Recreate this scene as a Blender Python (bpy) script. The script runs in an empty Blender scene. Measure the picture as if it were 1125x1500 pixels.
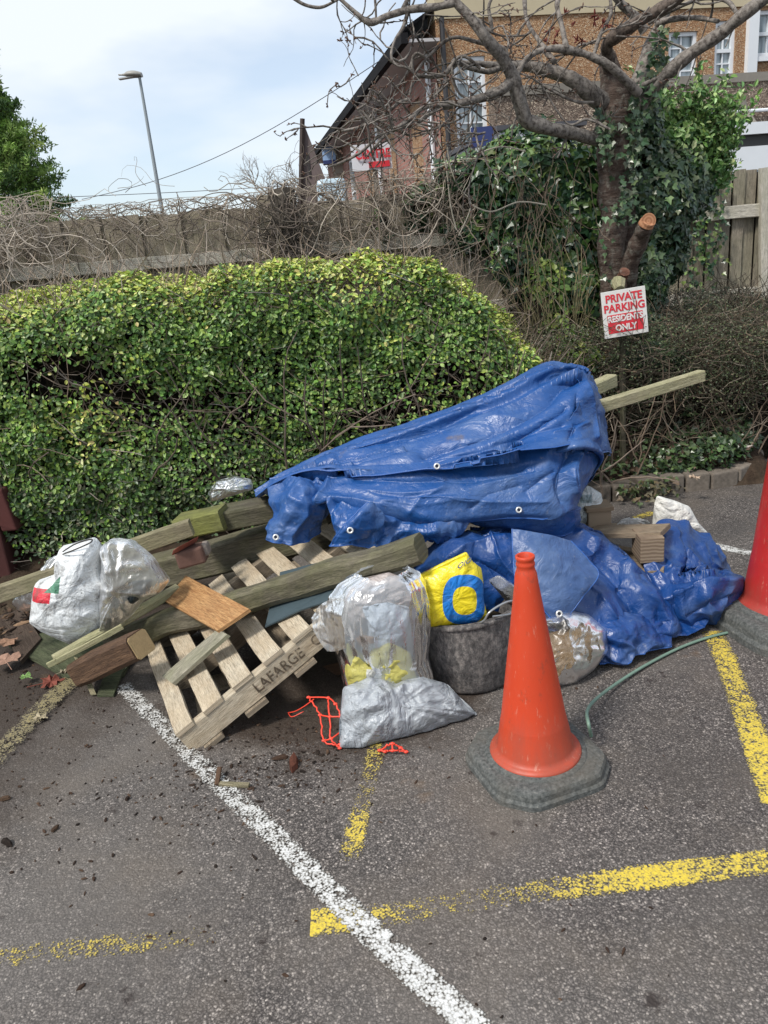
import bpy, math, random
import numpy as np
from mathutils import Vector
R = math.radians
random.seed(7); rng = np.random.default_rng(7)
S = bpy.context.scene; COL = S.collection

# ---------------------------------------------------------------- camera, sky, sun, exposure
FPX, CX, CY, CAMH = 1127.0, 562.5, 750.0, 1.55
PITCH, ROLL = R(18), R(5.3)
fw = np.array([0, math.cos(PITCH), -math.sin(PITCH)]); r0 = np.array([1.0, 0, 0]); u0 = np.array([0, math.sin(PITCH), math.cos(PITCH)])
rt = math.cos(ROLL)*r0 - math.sin(ROLL)*u0; up = math.cos(ROLL)*u0 + math.sin(ROLL)*r0
EYE = np.array([0, 0, CAMH])
cam = bpy.data.cameras.new('camera'); camo = bpy.data.objects.new('camera', cam); COL.objects.link(camo)
from mathutils import Matrix
M = Matrix.Identity(4)
for i in range(3):
    M[i][0] = rt[i]; M[i][1] = up[i]; M[i][2] = -fw[i]; M[i][3] = EYE[i]
camo.matrix_world = M
cam.sensor_fit = 'VERTICAL'; cam.sensor_height = 24; cam.lens = 24*FPX/1500; cam.clip_end = 3000; cam.clip_start = 0.05
S.camera = camo
S.render.resolution_x, S.render.resolution_y = 768, 1024
S.view_settings.view_transform = 'Standard'; S.view_settings.look = 'None'; S.view_settings.gamma = 1
S.view_settings.exposure = 0.78
SUN_EL, SUN_AZ = R(52), R(228)      # azimuth clockwise from +Y: behind the camera, to the left
W = bpy.data.worlds.new('World'); S.world = W; W.use_nodes = True
wt = W.node_tree; wt.nodes.clear()
wo = wt.nodes.new('ShaderNodeOutputWorld'); bg = wt.nodes.new('ShaderNodeBackground'); wt.links.new(bg.outputs[0], wo.inputs[0])
sky = wt.nodes.new('ShaderNodeTexSky'); sky.sky_type = 'NISHITA'; sky.sun_disc = False
sky.sun_elevation = SUN_EL; sky.sun_rotation = SUN_AZ; sky.air_density = 1.0; sky.dust_density = 1.5
tc = wt.nodes.new('ShaderNodeTexCoord'); mp = wt.nodes.new('ShaderNodeMapping'); mp.inputs['Scale'].default_value = (1.0, 1.0, 2.6); mp.inputs['Location'].default_value = (0.4, 0.2, 0.1)
cn = wt.nodes.new('ShaderNodeTexNoise'); cn.inputs['Scale'].default_value = 2.1; cn.inputs['Detail'].default_value = 5; cn.inputs['Roughness'].default_value = 0.5
cr = wt.nodes.new('ShaderNodeValToRGB'); cr.color_ramp.elements[0].position = 0.42; cr.color_ramp.elements[0].color = (0.42, 0.42, 0.42, 1); cr.color_ramp.elements[1].position = 0.58
mx = wt.nodes.new('ShaderNodeMix'); mx.data_type = 'RGBA'
mx.inputs[7].default_value = (4.9, 5.25, 5.6, 1)
wt.links.new(tc.outputs['Generated'], mp.inputs[0]); wt.links.new(mp.outputs[0], cn.inputs['Vector']); wt.links.new(cn.outputs[0], cr.inputs[0])
wt.links.new(cr.outputs[0], mx.inputs[0]); wt.links.new(sky.outputs[0], mx.inputs[6]); wt.links.new(mx.outputs[2], bg.inputs[0])
bg.inputs[1].default_value = 0.11
sl = bpy.data.lights.new('sun', 'SUN'); sl.energy = 2.2; sl.angle = R(11); sl.color = (1, 0.95, 0.88)
so = bpy.data.objects.new('sun', sl); COL.objects.link(so)
sd = Vector((math.sin(SUN_AZ)*math.cos(SUN_EL), math.cos(SUN_AZ)*math.cos(SUN_EL), math.sin(SUN_EL)))
so.rotation_euler = sd.to_track_quat('Z', 'Y').to_euler(); so.location = (-3, -3, 8)

# ---------------------------------------------------------------- survey helpers: where a point of the photo lies in the place
def ray(x, y): return fw + (x-CX)/FPX*rt + (CY-y)/FPX*up
def G(x, y, z=0.0):
    d = ray(x, y); return EYE + d*((z-CAMH)/d[2])
def P(x, y, Y):
    d = ray(x, y); return EYE + d*(Y/d[1])
# ---------------------------------------------------------------- noise
def _h(i, j, k, s):
    n = (i.astype(np.int64)*374761393 + j.astype(np.int64)*668265263 + k.astype(np.int64)*2147483647 + s*1274126177) & 0xffffffff
    n = ((n ^ (n >> 13))*1274126177) & 0xffffffff
    return ((n ^ (n >> 16)) & 0xffffff)/float(0xffffff)*2-1
def vn(p, s=0):
    p = np.asarray(p, float); f = np.floor(p); t = p-f; t = t*t*(3-2*t); i, j, k = f[..., 0], f[..., 1], f[..., 2]
    o = 0
    for a in (0, 1):
        for b in (0, 1):
            for c in (0, 1):
                w = (t[..., 0] if a else 1-t[..., 0])*(t[..., 1] if b else 1-t[..., 1])*(t[..., 2] if c else 1-t[..., 2])
                o = o + w*_h(i+a, j+b, k+c, s)
    return o
def fbm(p, n=4, s=0):
    p = np.asarray(p, float); o = 0; a = 1
    for q in range(n): o = o + a*vn(p*2**q+q*7.3, s+q); a *= .5
    return o
def vl(p, s=0):
    p = np.asarray(p, float); f = np.floor(p); t = p-f; i, j, k = f[..., 0], f[..., 1], f[..., 2]; o = 0
    for a in (0, 1):
        for b in (0, 1):
            for c in (0, 1): o = o+(t[..., 0] if a else 1-t[..., 0])*(t[..., 1] if b else 1-t[..., 1])*(t[..., 2] if c else 1-t[..., 2])*_h(i+a, j+b, k+c, s)
    return o
_R1 = np.array([[.8, .6, 0], [-.48, .64, .6], [.36, -.48, .8]]); _R2 = _R1@_R1; _R3 = _R1.T
def facet(p, s=0):
    p = np.asarray(p, float); w = np.stack([vn(p*.6, s+50), vn(p*.6, s+51), vn(p*.6, s+52)], -1)*.5; q = p+w
    return .8*vl(q@_R1, s)+.5*np.abs(vl(q@_R2*1.6, s+1))+.30*vl(q@_R3*2.7, s+2)+.16*vl(q@_R1*5.1, s+3)
def ridge(p, s=0):
    w = np.stack([vn(p*.7+11, s+5), vn(p*.7+23, s+6), vn(p*.7+37, s+7)], -1)
    return 1-2*np.abs(vn(p+w*.8, s))
def crumple(p, s=0):
    return ridge(p, s)*.6 + ridge(p*2.1+3, s+1)*.3 + ridge(p*4.4+9, s+2)*.16
# ---------------------------------------------------------------- mesh building
class MB:
    def __init__(s): s.v = []; s.n = 0; s.f = []; s.uv = []; s.col = []; s.wear = None
    def add(s, v, f, uv=None, col=None):
        v = np.asarray(v, float).reshape(-1, 3); s.v.append(v)
        f = [tuple(i+s.n for i in q) for q in f] if not isinstance(f, np.ndarray) else (f+s.n)
        s.f.append(f); s.n += len(v)
        nl = f.size if isinstance(f, np.ndarray) else sum(len(q) for q in f)
        s.uv.append(np.zeros((nl, 2)) if uv is None else np.asarray(uv, float).reshape(-1, 2))
        s.col.append(np.ones((len(v), 3)) if col is None else np.broadcast_to(np.asarray(col, float), (len(v), 3)))
        return s
    def box(s, a, b, col=None):
        (x0, y0, z0), (x1, y1, z1) = a, b
        x0, x1 = min(x0, x1), max(x0, x1); y0, y1 = min(y0, y1), max(y0, y1); z0, z1 = min(z0, z1), max(z0, z1)
        v = [(x, y, z) for z in (z0, z1) for y in (y0, y1) for x in (x0, x1)]
        return s.add(v, [(0, 2, 3, 1), (4, 5, 7, 6), (0, 1, 5, 4), (2, 6, 7, 3), (0, 4, 6, 2), (1, 3, 7, 5)], col=col)
    def obb(s, o, ax, ay, az, col=None):
        o = np.array(o); v = [o+i*np.array(ax)+j*np.array(ay)+k*np.array(az) for k in (0, 1) for j in (0, 1) for i in (0, 1)]
        fs = [(0, 2, 3, 1), (4, 5, 7, 6), (0, 1, 5, 4), (2, 6, 7, 3), (0, 4, 6, 2), (1, 3, 7, 5)]
        if np.dot(np.cross(ax, ay), az) < 0: fs = [f[::-1] for f in fs]
        return s.add(v, fs, col=col)
    def grid(s, Pg, uv=None, flip=False, closeu=False, col=None):
        nu, nv = Pg.shape[:2]; id = np.arange(nu*nv).reshape(nu, nv)
        if closeu: id = np.concatenate([id, id[:1]], 0)
        q = np.stack([id[:-1, :-1], id[1:, :-1], id[1:, 1:], id[:-1, 1:]], -1).reshape(-1, 4)
        if flip: q = q[:, ::-1]
        u = None
        if uv is not None:
            U = uv.reshape(-1, 2); u = U[q.reshape(-1)]
        return s.add(Pg.reshape(-1, 3), q, u, None if col is None else col.reshape(-1, 3))
    def tube(s, pts, rad, n=5, col=None, cap=True):
        pts = np.asarray(pts, float); m = len(pts); rad = np.broadcast_to(np.asarray(rad, float), (m,))
        t = np.gradient(pts, axis=0); t /= np.linalg.norm(t, axis=1)[:, None]+1e-9
        ref = np.array([0.1, 0.2, 1.0]) if abs(t[0][2]) < .8 else np.array([1.0, .1, .1])
        a = np.cross(t, ref); a /= np.linalg.norm(a, axis=1)[:, None]+1e-9; b = np.cross(t, a)
        th = np.arange(n)*2*math.pi/n
        v = pts[:, None]+rad[:, None, None]*(np.cos(th)[None, :, None]*a[:, None]+np.sin(th)[None, :, None]*b[:, None])
        id = np.arange(m*n).reshape(m, n); nx = np.roll(id, -1, 1)
        q = np.stack([id[:-1], nx[:-1], nx[1:], id[1:]], -1).reshape(-1, 4)
        L = np.concatenate([[0], np.cumsum(np.linalg.norm(np.diff(pts, axis=0), axis=1))])
        U = np.stack([np.repeat(L[:, None], n, 1), np.repeat((np.arange(n)/n)[None], m, 0)], -1).reshape(-1, 2)
        s.add(v.reshape(-1, 3), q, U[q.reshape(-1)], col)
        if cap and n > 3:
            s.add(v[0], [tuple(range(n))], col=col); s.add(v[-1], [tuple(range(n))[::-1]], col=col)
        return s
    def lathe(s, prof, c, n=48, axis=None):
        prof = np.array(prof); th = np.arange(n)*2*math.pi/n
        v = np.stack([np.cos(th)[:, None]*prof[None, :, 0], np.sin(th)[:, None]*prof[None, :, 0], np.repeat(prof[None, :, 1], n, 0)], -1)
        if axis is not None: v = v@axis.T
        return s.grid(v+np.array(c), closeu=True)
    def prism(s, pts, h):
        pts = np.asarray(pts, float); n = len(pts); v = np.concatenate([pts, pts+np.asarray(h)])
        return s.add(v, [tuple(range(n))[::-1], tuple(range(n, 2*n))]+[(i, (i+1) % n, n+(i+1) % n, n+i) for i in range(n)])
    def build(s, name, mat, parent=None, origin=None, smooth=False, extra=None):
        V = np.concatenate(s.v)
        if parent is not None:
            o = parent
            origin = np.zeros(3)
            while o is not None: origin = origin+np.array(o.location); o = o.parent
        elif origin is None:
            origin = np.array([(V[:, 0].min()+V[:, 0].max())/2, (V[:, 1].min()+V[:, 1].max())/2, V[:, 2].min()])
        me = bpy.data.meshes.new(name); V = V-np.asarray(origin)
        starts, tot, loops = [], [], []; k = 0
        for f in s.f:
            if isinstance(f, np.ndarray):
                m, w = f.shape; loops.append(f.reshape(-1)); starts.append(k+np.arange(m)*w); tot.append(np.full(m, w)); k += m*w
            else:
                for q in f: loops.append(np.array(q)); starts.append([k]); tot.append([len(q)]); k += len(q)
        loops = np.concatenate(loops).astype(np.int32); starts = np.concatenate(starts).astype(np.int32); tot = np.concatenate(tot).astype(np.int32)
        me.vertices.add(len(V)); me.vertices.foreach_set('co', V.reshape(-1).astype(np.float32))
        me.loops.add(len(loops)); me.loops.foreach_set('vertex_index', loops)
        me.polygons.add(len(starts)); me.polygons.foreach_set('loop_start', starts); me.polygons.foreach_set('loop_total', tot)
        me.polygons.foreach_set('use_smooth', np.full(len(starts), smooth))
        me.update(calc_edges=True)
        ul = me.uv_layers.new(name='UVMap'); ul.data.foreach_set('uv', np.concatenate(s.uv).reshape(-1).astype(np.float32))
        ca = me.color_attributes.new('tint', 'FLOAT_COLOR', 'POINT'); c = np.concatenate(s.col); c = np.concatenate([c, np.ones((len(c), 1))], 1)
        ca.data.foreach_set('color', c.reshape(-1).astype(np.float32))
        if s.wear is not None:
            wa = me.attributes.new('wear', 'FLOAT', 'POINT'); wa.data.foreach_set('value', np.asarray(s.wear, dtype=np.float32))
        me.validate(); me.materials.append(mat)
        o = bpy.data.objects.new(name, me); COL.objects.link(o)
        if parent is not None: o.parent = parent
        else: o.location = origin
        return o
def tag(o, label=None, cat=None, group=None, kind=None):
    if label: o['label'] = label
    if cat: o['category'] = cat
    if group: o['group'] = group
    if kind: o['kind'] = kind
    return o
def thing(name, label, cat, loc=(0, 0, 0), group=None, kind=None):
    o = bpy.data.objects.new(name, None); COL.objects.link(o); o.location = tuple(float(q) for q in loc); o.empty_display_size = .1
    return tag(o, label, cat, group, kind)
def solidify(o, t, off=0):
    m = o.modifiers.new('thickness', 'SOLIDIFY'); m.thickness = t; m.offset = off; return o
def bevel(o, w, seg=2):
    m = o.modifiers.new('bevel', 'BEVEL'); m.width = w; m.segments = seg; m.limit_method = 'ANGLE'; return o
def cat_rom(A, n, axis=0):
    A = np.moveaxis(np.asarray(A, float), axis, 0); m = len(A); t = np.linspace(0, m-1, n); i = np.minimum(t.astype(int), m-2); f = (t-i).reshape((-1,)+(1,)*(A.ndim-1))
    p0 = A[np.maximum(i-1, 0)]; p1 = A[i]; p2 = A[i+1]; p3 = A[np.minimum(i+2, m-1)]
    o = .5*((2*p1)+(-p0+p2)*f+(2*p0-5*p1+4*p2-p3)*f*f+(-p0+3*p1-3*p2+p3)*f**3)
    return np.moveaxis(o, 0, axis)
def gnormals(g):
    a = np.gradient(g, axis=0); b = np.gradient(g, axis=1); n = np.cross(a, b); return n/(np.linalg.norm(n, axis=-1, keepdims=True)+1e-9)
def text_mesh(txt, size, extrude=0.0008, bold=0.0):
    cu = bpy.data.curves.new('lettering', 'FONT'); cu.body = txt; cu.size = size; cu.extrude = extrude; cu.align_x = 'CENTER'; cu.align_y = 'CENTER'; cu.offset = bold
    o = bpy.data.objects.new('lettering', cu); COL.objects.link(o)
    me = bpy.data.meshes.new_from_object(o.evaluated_get(bpy.context.evaluated_depsgraph_get())); bpy.data.objects.remove(o); return me
def lettering(txt, size, o, ax, ay, mat, parent, sx=1.0, extrude=.0008, bold=0., name='lettering', drop=None):
    me = text_mesh(txt, size, extrude, bold); V = np.zeros(len(me.vertices)*3); me.vertices.foreach_get('co', V); V = V.reshape(-1, 3)
    ax = np.array(ax)/np.linalg.norm(ax); ay = np.array(ay)/np.linalg.norm(ay); az = np.cross(ax, ay)
    base = np.zeros(3); q = parent
    while q is not None: base = base+np.array(q.location); q = q.parent
    V = V[:, :1]*ax*sx+V[:, 1:2]*ay+V[:, 2:]*az+np.array(o)-base
    me.vertices.foreach_set('co', V.reshape(-1)); me.update(); me.materials.clear(); me.materials.append(mat)
    ob = bpy.data.objects.new(name, me); COL.objects.link(ob); ob.parent = parent; return ob

# ---------------------------------------------------------------- materials
class NT:
    def __init__(s, name):
        s.m = bpy.data.materials.new(name); s.m.use_nodes = True; s.t = s.m.node_tree; s.t.nodes.clear()
        s.out = s.n('ShaderNodeOutputMaterial'); s.b = s.n('ShaderNodeBsdfPrincipled'); s.l(s.b.outputs[0], s.out.inputs[0]); s.tc = None
    def n(s, t): return s.t.nodes.new(t)
    def l(s, a, b): s.t.links.new(a, b)
    def put(s, inp, v):
        if isinstance(v, bpy.types.NodeSocket): s.l(v, inp)
        elif v is not None:
            if inp.type == 'RGBA' and len(v) == 3: v = (*v, 1)
            inp.default_value = v
    def co(s, k='Object'):
        if s.tc is None: s.tc = s.n('ShaderNodeTexCoord')
        return s.tc.outputs[k]
    def map(s, v, sc=(1, 1, 1), loc=(0, 0, 0)):
        m = s.n('ShaderNodeMapping'); s.l(v, m.inputs[0]); m.inputs['Scale'].default_value = sc; m.inputs['Location'].default_value = loc; return m.outputs[0]
    def noise(s, sc, d=3, r=.5, v=None, dist=0, out=0):
        m = s.n('ShaderNodeTexNoise'); s.l(v or s.co(), m.inputs['Vector']); m.inputs['Scale'].default_value = sc; m.inputs['Detail'].default_value = d; m.inputs['Roughness'].default_value = r; m.inputs['Distortion'].default_value = dist; return m.outputs[out]
    def vor(s, sc, v=None, feat='F1', out='Distance', rnd=1):
        m = s.n('ShaderNodeTexVoronoi'); m.feature = feat; s.l(v or s.co(), m.inputs['Vector']); m.inputs['Scale'].default_value = sc; m.inputs['Randomness'].default_value = rnd; return m.outputs[out]
    def ramp(s, f, stops, interp='LINEAR'):
        m = s.n('ShaderNodeValToRGB'); s.put(m.inputs[0], f); e = m.color_ramp.elements; m.color_ramp.interpolation = interp
        while len(e) < len(stops): e.new(.5)
        for q, (p, c) in zip(e, stops): q.position = p; q.color = (c, c, c, 1) if isinstance(c, (int, float)) else (*c, 1)
        return m.outputs[0]
    def mix(s, f, a, b, mode='MIX'):
        m = s.n('ShaderNodeMix'); m.data_type = 'RGBA'; m.blend_type = mode; s.put(m.inputs[0], f); s.put(m.inputs[6], a); s.put(m.inputs[7], b); return m.outputs[2]
    def math(s, op, a, b=None, c=None):
        m = s.n('ShaderNodeMath'); m.operation = op; s.put(m.inputs[0], a)
        if b is not None: s.put(m.inputs[1], b)
        if c is not None: s.put(m.inputs[2], c)
        return m.outputs[0]
    def sep(s, v):
        m = s.n('ShaderNodeSeparateXYZ'); s.l(v, m.inputs[0]); return m.outputs
    def attr(s, name, out='Color'):
        m = s.n('ShaderNodeAttribute'); m.attribute_name = name; return m.outputs[out]
    def bump(s, h, st=.5, d=.01, prev=None):
        m = s.n('ShaderNodeBump'); s.put(m.inputs['Height'], h); m.inputs['Strength'].default_value = st; m.inputs['Distance'].default_value = d
        if prev: s.l(prev, m.inputs['Normal'])
        return m.outputs[0]
    def rnd(s): return s.n('ShaderNodeObjectInfo').outputs['Random']
    def fin(s, col, rough=.6, nrm=None, spec=.5, metal=0, **k):
        s.put(s.b.inputs['Base Color'], col); s.put(s.b.inputs['Roughness'], rough); s.put(s.b.inputs['Specular IOR Level'], spec); s.b.inputs['Metallic'].default_value = metal
        if nrm: s.l(nrm, s.b.inputs['Normal'])
        for a, v in k.items(): s.put(s.b.inputs[a.replace('_', ' ')], v)
        return s.m
def box_mask(t, u, v, u0_, u1_, v0_, v1_):
    a = t.math('MULTIPLY', t.math('GREATER_THAN', u, u0_), t.math('LESS_THAN', u, u1_))
    b = t.math('MULTIPLY', t.math('GREATER_THAN', v, v0_), t.math('LESS_THAN', v, v1_)); return t.math('MULTIPLY', a, b)
def m_asphalt():
    t = NT('asphalt'); o = t.co()
    w = t.noise(60, 2, .5, o, out=1)
    wv = t.n('ShaderNodeVectorMath'); wv.operation = 'MULTIPLY_ADD'; t.l(w, wv.inputs[0]); wv.inputs[1].default_value = (.012,)*3; t.l(o, wv.inputs[2]); o2 = wv.outputs[0]
    sc = t.vor(165, o2, out='Color'); sd_ = t.vor(165, o2); s2 = t.vor(340, o2, out='Color')
    c1 = t.ramp(t.sep(sc)[0], [(0, (.034, .031, .030)), (.45, (.066, .060, .056)), (.75, (.105, .096, .090)), (.90, (.19, .175, .16)), (1, (.36, .33, .30))])
    c2 = t.ramp(t.sep(s2)[0], [(0, (.034, .031, .030)), (.7, (.085, .077, .072)), (1, (.24, .22, .20))])
    c = t.mix(1, t.mix(.38, c1, c2), (1.80, 1.75, 1.73), 'MULTIPLY')
    gap = t.ramp(sd_, [(.25, 1), (.62, .35)])
    c = t.mix(1, c, gap, 'MULTIPLY')
    n1 = t.noise(1.6, 5, .6, o); c = t.mix(t.ramp(n1, [(.47, 0), (.66, .58)]), c, (.066, .057, .050))
    n2 = t.noise(.9, 4, .55, t.map(o, loc=(5, 2, 0))); c = t.mix(t.ramp(n2, [(.42, 0), (.62, .40)]), c, (.17, .155, .14))
    c = t.mix(t.ramp(t.noise(2.3, 5, .62, t.map(o, loc=(1, 7, 0))), [(.50, 0), (.66, .35)]), c, (.15, .125, .10))
    # soil trodden round the heap: a stain that stays on the surface
    px = t.sep(o); d1 = t.math('SQRT', t.math('ADD', t.math('POWER', t.math('MULTIPLY', t.math('ADD', px[0], .25), .8), 2.), t.math('POWER', t.math('SUBTRACT', px[1], 2.62), 2.)))
    st = t.math('ADD', d1, t.math('MULTIPLY', t.noise(5, 5, .65, o), .9))
    c = t.mix(t.ramp(st, [(.78, .82), (1.40, 0)]), c, (.036, .024, .016))
    # left edge dirt
    d2 = t.math('ADD', t.math('ADD', px[0], t.math('MULTIPLY', px[1], -.30)), t.math('MULTIPLY', t.noise(4, 5, .65, o), .8))
    c = t.mix(t.ramp(d2, [(-1.35+.0, .85), (-.0, 0)]) if False else t.ramp(t.math('MULTIPLY_ADD', d2, .5, 1.2), [(.30, .9), (.55, 0)]), c, (.038, .027, .020))
    bl = t.ramp(t.noise(7, 4, .7, t.map(o, loc=(3, 9, 0))), [(.63, 0), (.70, .75)]); c = t.mix(bl, c, (.020, .013, .011))
    rs = t.ramp(t.noise(3.2, 4, .6, t.map(o, loc=(8, 1, 0))), [(.66, 0), (.76, .5)]); c = t.mix(rs, c, (.16, .095, .045))
    h = t.math('ADD', t.math('MULTIPLY', t.math('SUBTRACT', 1., sd_), .7), t.math('MULTIPLY', t.sep(sc)[1], .6))
    nr = t.bump(h, .6, .005); nr = t.bump(t.noise(14, 4, .6, o), .35, .02, nr)
    return t.fin(c, t.ramp(t.noise(9, 3, .6, o), [(.3, .55), (.7, .88)]), nr, .35)
def m_paint(name, col, col2, thr):
    t = NT(name); o = t.co(); uv = t.sep(t.co('UV')); w = t.attr('wear', 'Fac')
    ed = t.math('MULTIPLY', t.math('ABSOLUTE', t.math('SUBTRACT', uv[1], .5)), 2.)
    ed = t.math('POWER', ed, 5.)
    n = t.math('ADD', t.math('MULTIPLY', t.noise(26, 6, .75, o), .75), t.math('MULTIPLY', t.noise(130, 3, .7, o), .25))
    vv = t.math('MULTIPLY', t.vor(150, o), .35)
    val = t.math('SUBTRACT', t.math('SUBTRACT', t.math('ADD', n, thr), t.math('MULTIPLY', ed, .22)), t.math('ADD', w, vv))
    a = t.ramp(val, [(.40, 0), (.53, 1)])
    c = t.mix(t.noise(25, 4, .7, o), col, col2); c = t.mix(t.ramp(t.noise(90, 3, .6, o), [(.5, 0), (.75, .6)]), c, (.10, .09, .07))
    c = t.mix(t.ramp(val, [(.44, .75), (.62, 0)]), c, (.17, .155, .12)); nr = t.bump(t.vor(160, o), .5, .003)
    return t.fin(c, .7, nr, .3, Alpha=a)
def m_leaf(name, rough=.42, trans=.25, bumpy=False):
    t = NT(name); c = t.attr('tint')
    b = t.b; t.put(b.inputs['Base Color'], c); b.inputs['Roughness'].default_value = rough; b.inputs['Specular IOR Level'].default_value = .5
    tr = t.n('ShaderNodeBsdfTranslucent'); t.l(t.mix(.5, c, (.25, .4, .05), 'MIX') if False else c, tr.inputs[0])
    ms = t.n('ShaderNodeMixShader'); ms.inputs[0].default_value = trans; t.l(b.outputs[0], ms.inputs[1]); t.l(tr.outputs[0], ms.inputs[2]); t.l(ms.outputs[0], t.out.inputs[0]); return t.m
def m_tint(name, rough=.75, sc=40, amt=.5, bmp=.4, spec=.3):
    t = NT(name); c = t.mix(1, t.attr('tint'), t.ramp(t.noise(sc, 4, .65), [(.25, 1-amt), (.75, 1.0+amt*.3)]), 'MULTIPLY')
    return t.fin(c, rough, t.bump(t.noise(sc*2, 3, .6), bmp, .004), spec)
def m_wood(name, a, b, dirt=(.03, .025, .015), damt=.5, green=None, gamt=0., rough=.75, ring=1., seed=0.):
    """timber: UV x runs along the grain in metres"""
    t = NT(name); uv = t.co('UV'); rv = t.rnd(); cb = t.n('ShaderNodeCombineXYZ'); t.l(t.math('MULTIPLY', rv, 37.), cb.inputs[0]); t.l(t.math('MULTIPLY', rv, 11.), cb.inputs[1]); cb.inputs[2].default_value = seed
    ad = t.n('ShaderNodeVectorMath'); ad.operation = 'ADD'; t.l(uv, ad.inputs[0]); t.l(cb.outputs[0], ad.inputs[1]); q = ad.outputs[0]
    g = t.noise(6, 4, .6, t.map(q, (1.0, 14, 1)), .8); g2 = t.noise(30, 5, .7, t.map(q, (.6, 16, 1)), .3)
    gg = t.math('ADD', t.math('MULTIPLY', g, .6*ring), t.math('MULTIPLY', g2, 1-.6*ring))
    c = t.ramp(gg, [(.40, a), (.58, b)])
    c = t.mix(t.ramp(g2, [(.50, 0), (.58, .8)]), c, tuple(x*.32 for x in a)); c = t.mix(t.ramp(t.noise(2.2, 3, .5, t.map(q, (1, 3, 1), (9, 2, 0))), [(.4, 0), (.65, .35)]), c, tuple(x*.6 for x in b))
    if green: c = t.mix(t.ramp(t.noise(4, 5, .65, q), [(.42, 0), (.60, gamt)]), c, green)
    c = t.mix(t.ramp(t.noise(7, 6, .7, t.map(q, (1, 2, 1), (4, 4, 0))), [(.45, 0), (.72, damt)]), c, dirt)
    nr = t.bump(g2, .9, .005); nr = t.bump(t.noise(9, 5, .7, t.map(q, (1, 6, 1))), .6, .012, nr); return t.fin(c, rough, nr, .3)
def m_poly(name, col=(.9, .93, .95), alpha=.35, rough=.18, bs=.5):
    """thin clear polythene"""
    t = NT(name); o = t.co()
    gl = t.n('ShaderNodeBsdfGlossy'); gl.inputs['Roughness'].default_value = rough; gl.inputs[0].default_value = (1, 1, 1, 1)
    df = t.n('ShaderNodeBsdfDiffuse'); df.inputs[0].default_value = (*col, 1); tl = t.n('ShaderNodeBsdfTranslucent'); tl.inputs[0].default_value = (*col, 1)
    tp = t.n('ShaderNodeBsdfTransparent'); tp.inputs[0].default_value = (.96, .97, .98, 1)
    v = t.map(o, (1, 1, .22)); nr = t.bump(t.math('ADD', t.noise(22, 4, .6, v, 1.2), t.math('MULTIPLY', t.vor(16, v, 'DISTANCE_TO_EDGE'), .5)), bs, .02)
    for q in (gl, df, tl): t.l(nr, q.inputs['Normal'])
    m1 = t.n('ShaderNodeMixShader'); m1.inputs[0].default_value = .5; t.l(df.outputs[0], m1.inputs[1]); t.l(tl.outputs[0], m1.inputs[2])
    fr = t.n('ShaderNodeLayerWeight'); fr.inputs[0].default_value = .35
    m2 = t.n('ShaderNodeMixShader'); t.put(m2.inputs[0], t.math('ADD', alpha*.75, t.math('MULTIPLY', fr.outputs[1], .5))); t.l(tp.outputs[0], m2.inputs[1]); t.l(m1.outputs[0], m2.inputs[2])
    fn = t.n('ShaderNodeFresnel'); fn.inputs[0].default_value = 1.5; t.l(nr, fn.inputs['Normal'])
    m3 = t.n('ShaderNodeMixShader'); t.put(m3.inputs[0], t.math('MULTIPLY', fn.outputs[0], 1.0)); t.l(m2.outputs[0], m3.inputs[1]); t.l(gl.outputs[0], m3.inputs[2])
    t.l(m3.outputs[0], t.out.inputs[0]); return t.m
def m_tarp(name, base):
    t = NT(name); o = t.co(); uv = t.co('UV')
    dust = t.ramp(t.noise(3.2, 6, .68, o), [(.48, 0), (.72, .40)]); c = t.mix(t.noise(6, 4, .6, o), base, tuple(x*.72 for x in base))
    c = t.mix(dust, c, (.17, .25, .40))
    c = t.mix(t.ramp(t.noise(38, 5, .75, o), [(.60, 0), (.72, .5)]), c, (.22, .24, .30))
    c = t.mix(t.ramp(t.noise(5, 5, .7, t.map(o, loc=(7, 3, 1))), [(.66, 0), (.74, .55)]), c, (.13, .10, .08))
    wv = t.noise(5, 3, .5, o, out=1); vm = t.n('ShaderNodeVectorMath'); vm.operation = 'MULTIPLY_ADD'; t.l(wv, vm.inputs[0]); vm.inputs[1].default_value = (.14,)*3; t.l(o, vm.inputs[2]); q = vm.outputs[0]
    e1 = t.ramp(t.vor(9, q, 'DISTANCE_TO_EDGE'), [(0, 0), (.16, 1)]); e2 = t.ramp(t.vor(24, q, 'DISTANCE_TO_EDGE'), [(0, 0), (.2, 1)])
    cr_ = t.math('SUBTRACT', 1., t.math('MULTIPLY', t.math('ABSOLUTE', t.math('SUBTRACT', t.noise(5, 5, .62, q, .6), .5)), 6.)); nr = t.bump(cr_, .42, .009); nr = t.bump(e1, .12, .003, nr); nr = t.bump(e2, .16, .002, nr); nr = t.bump(t.noise(26, 5, .7, q, .5), .28, .003, nr)
    wf = t.n('ShaderNodeTexWave'); t.l(uv, wf.inputs[0]); wf.inputs['Scale'].default_value = 120; wf.bands_direction = 'X'
    nr = t.bump(wf.outputs[1], .08, .0004, nr)
    return t.fin(c, t.ramp(t.noise(8, 4, .6, o), [(.3, .30), (.7, .55)]), nr, .55)
def m_plain(name, c, rough=.5, metal=0, sc=30, amt=.2, bmp=.15, spec=.5):
    t = NT(name); cc = t.mix(t.math('MULTIPLY', t.noise(sc, 4, .65), amt*2), c, tuple(x*.55 for x in c)); return t.fin(cc, rough, t.bump(t.noise(sc*3, 3, .6), bmp, .003), spec, metal)
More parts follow.
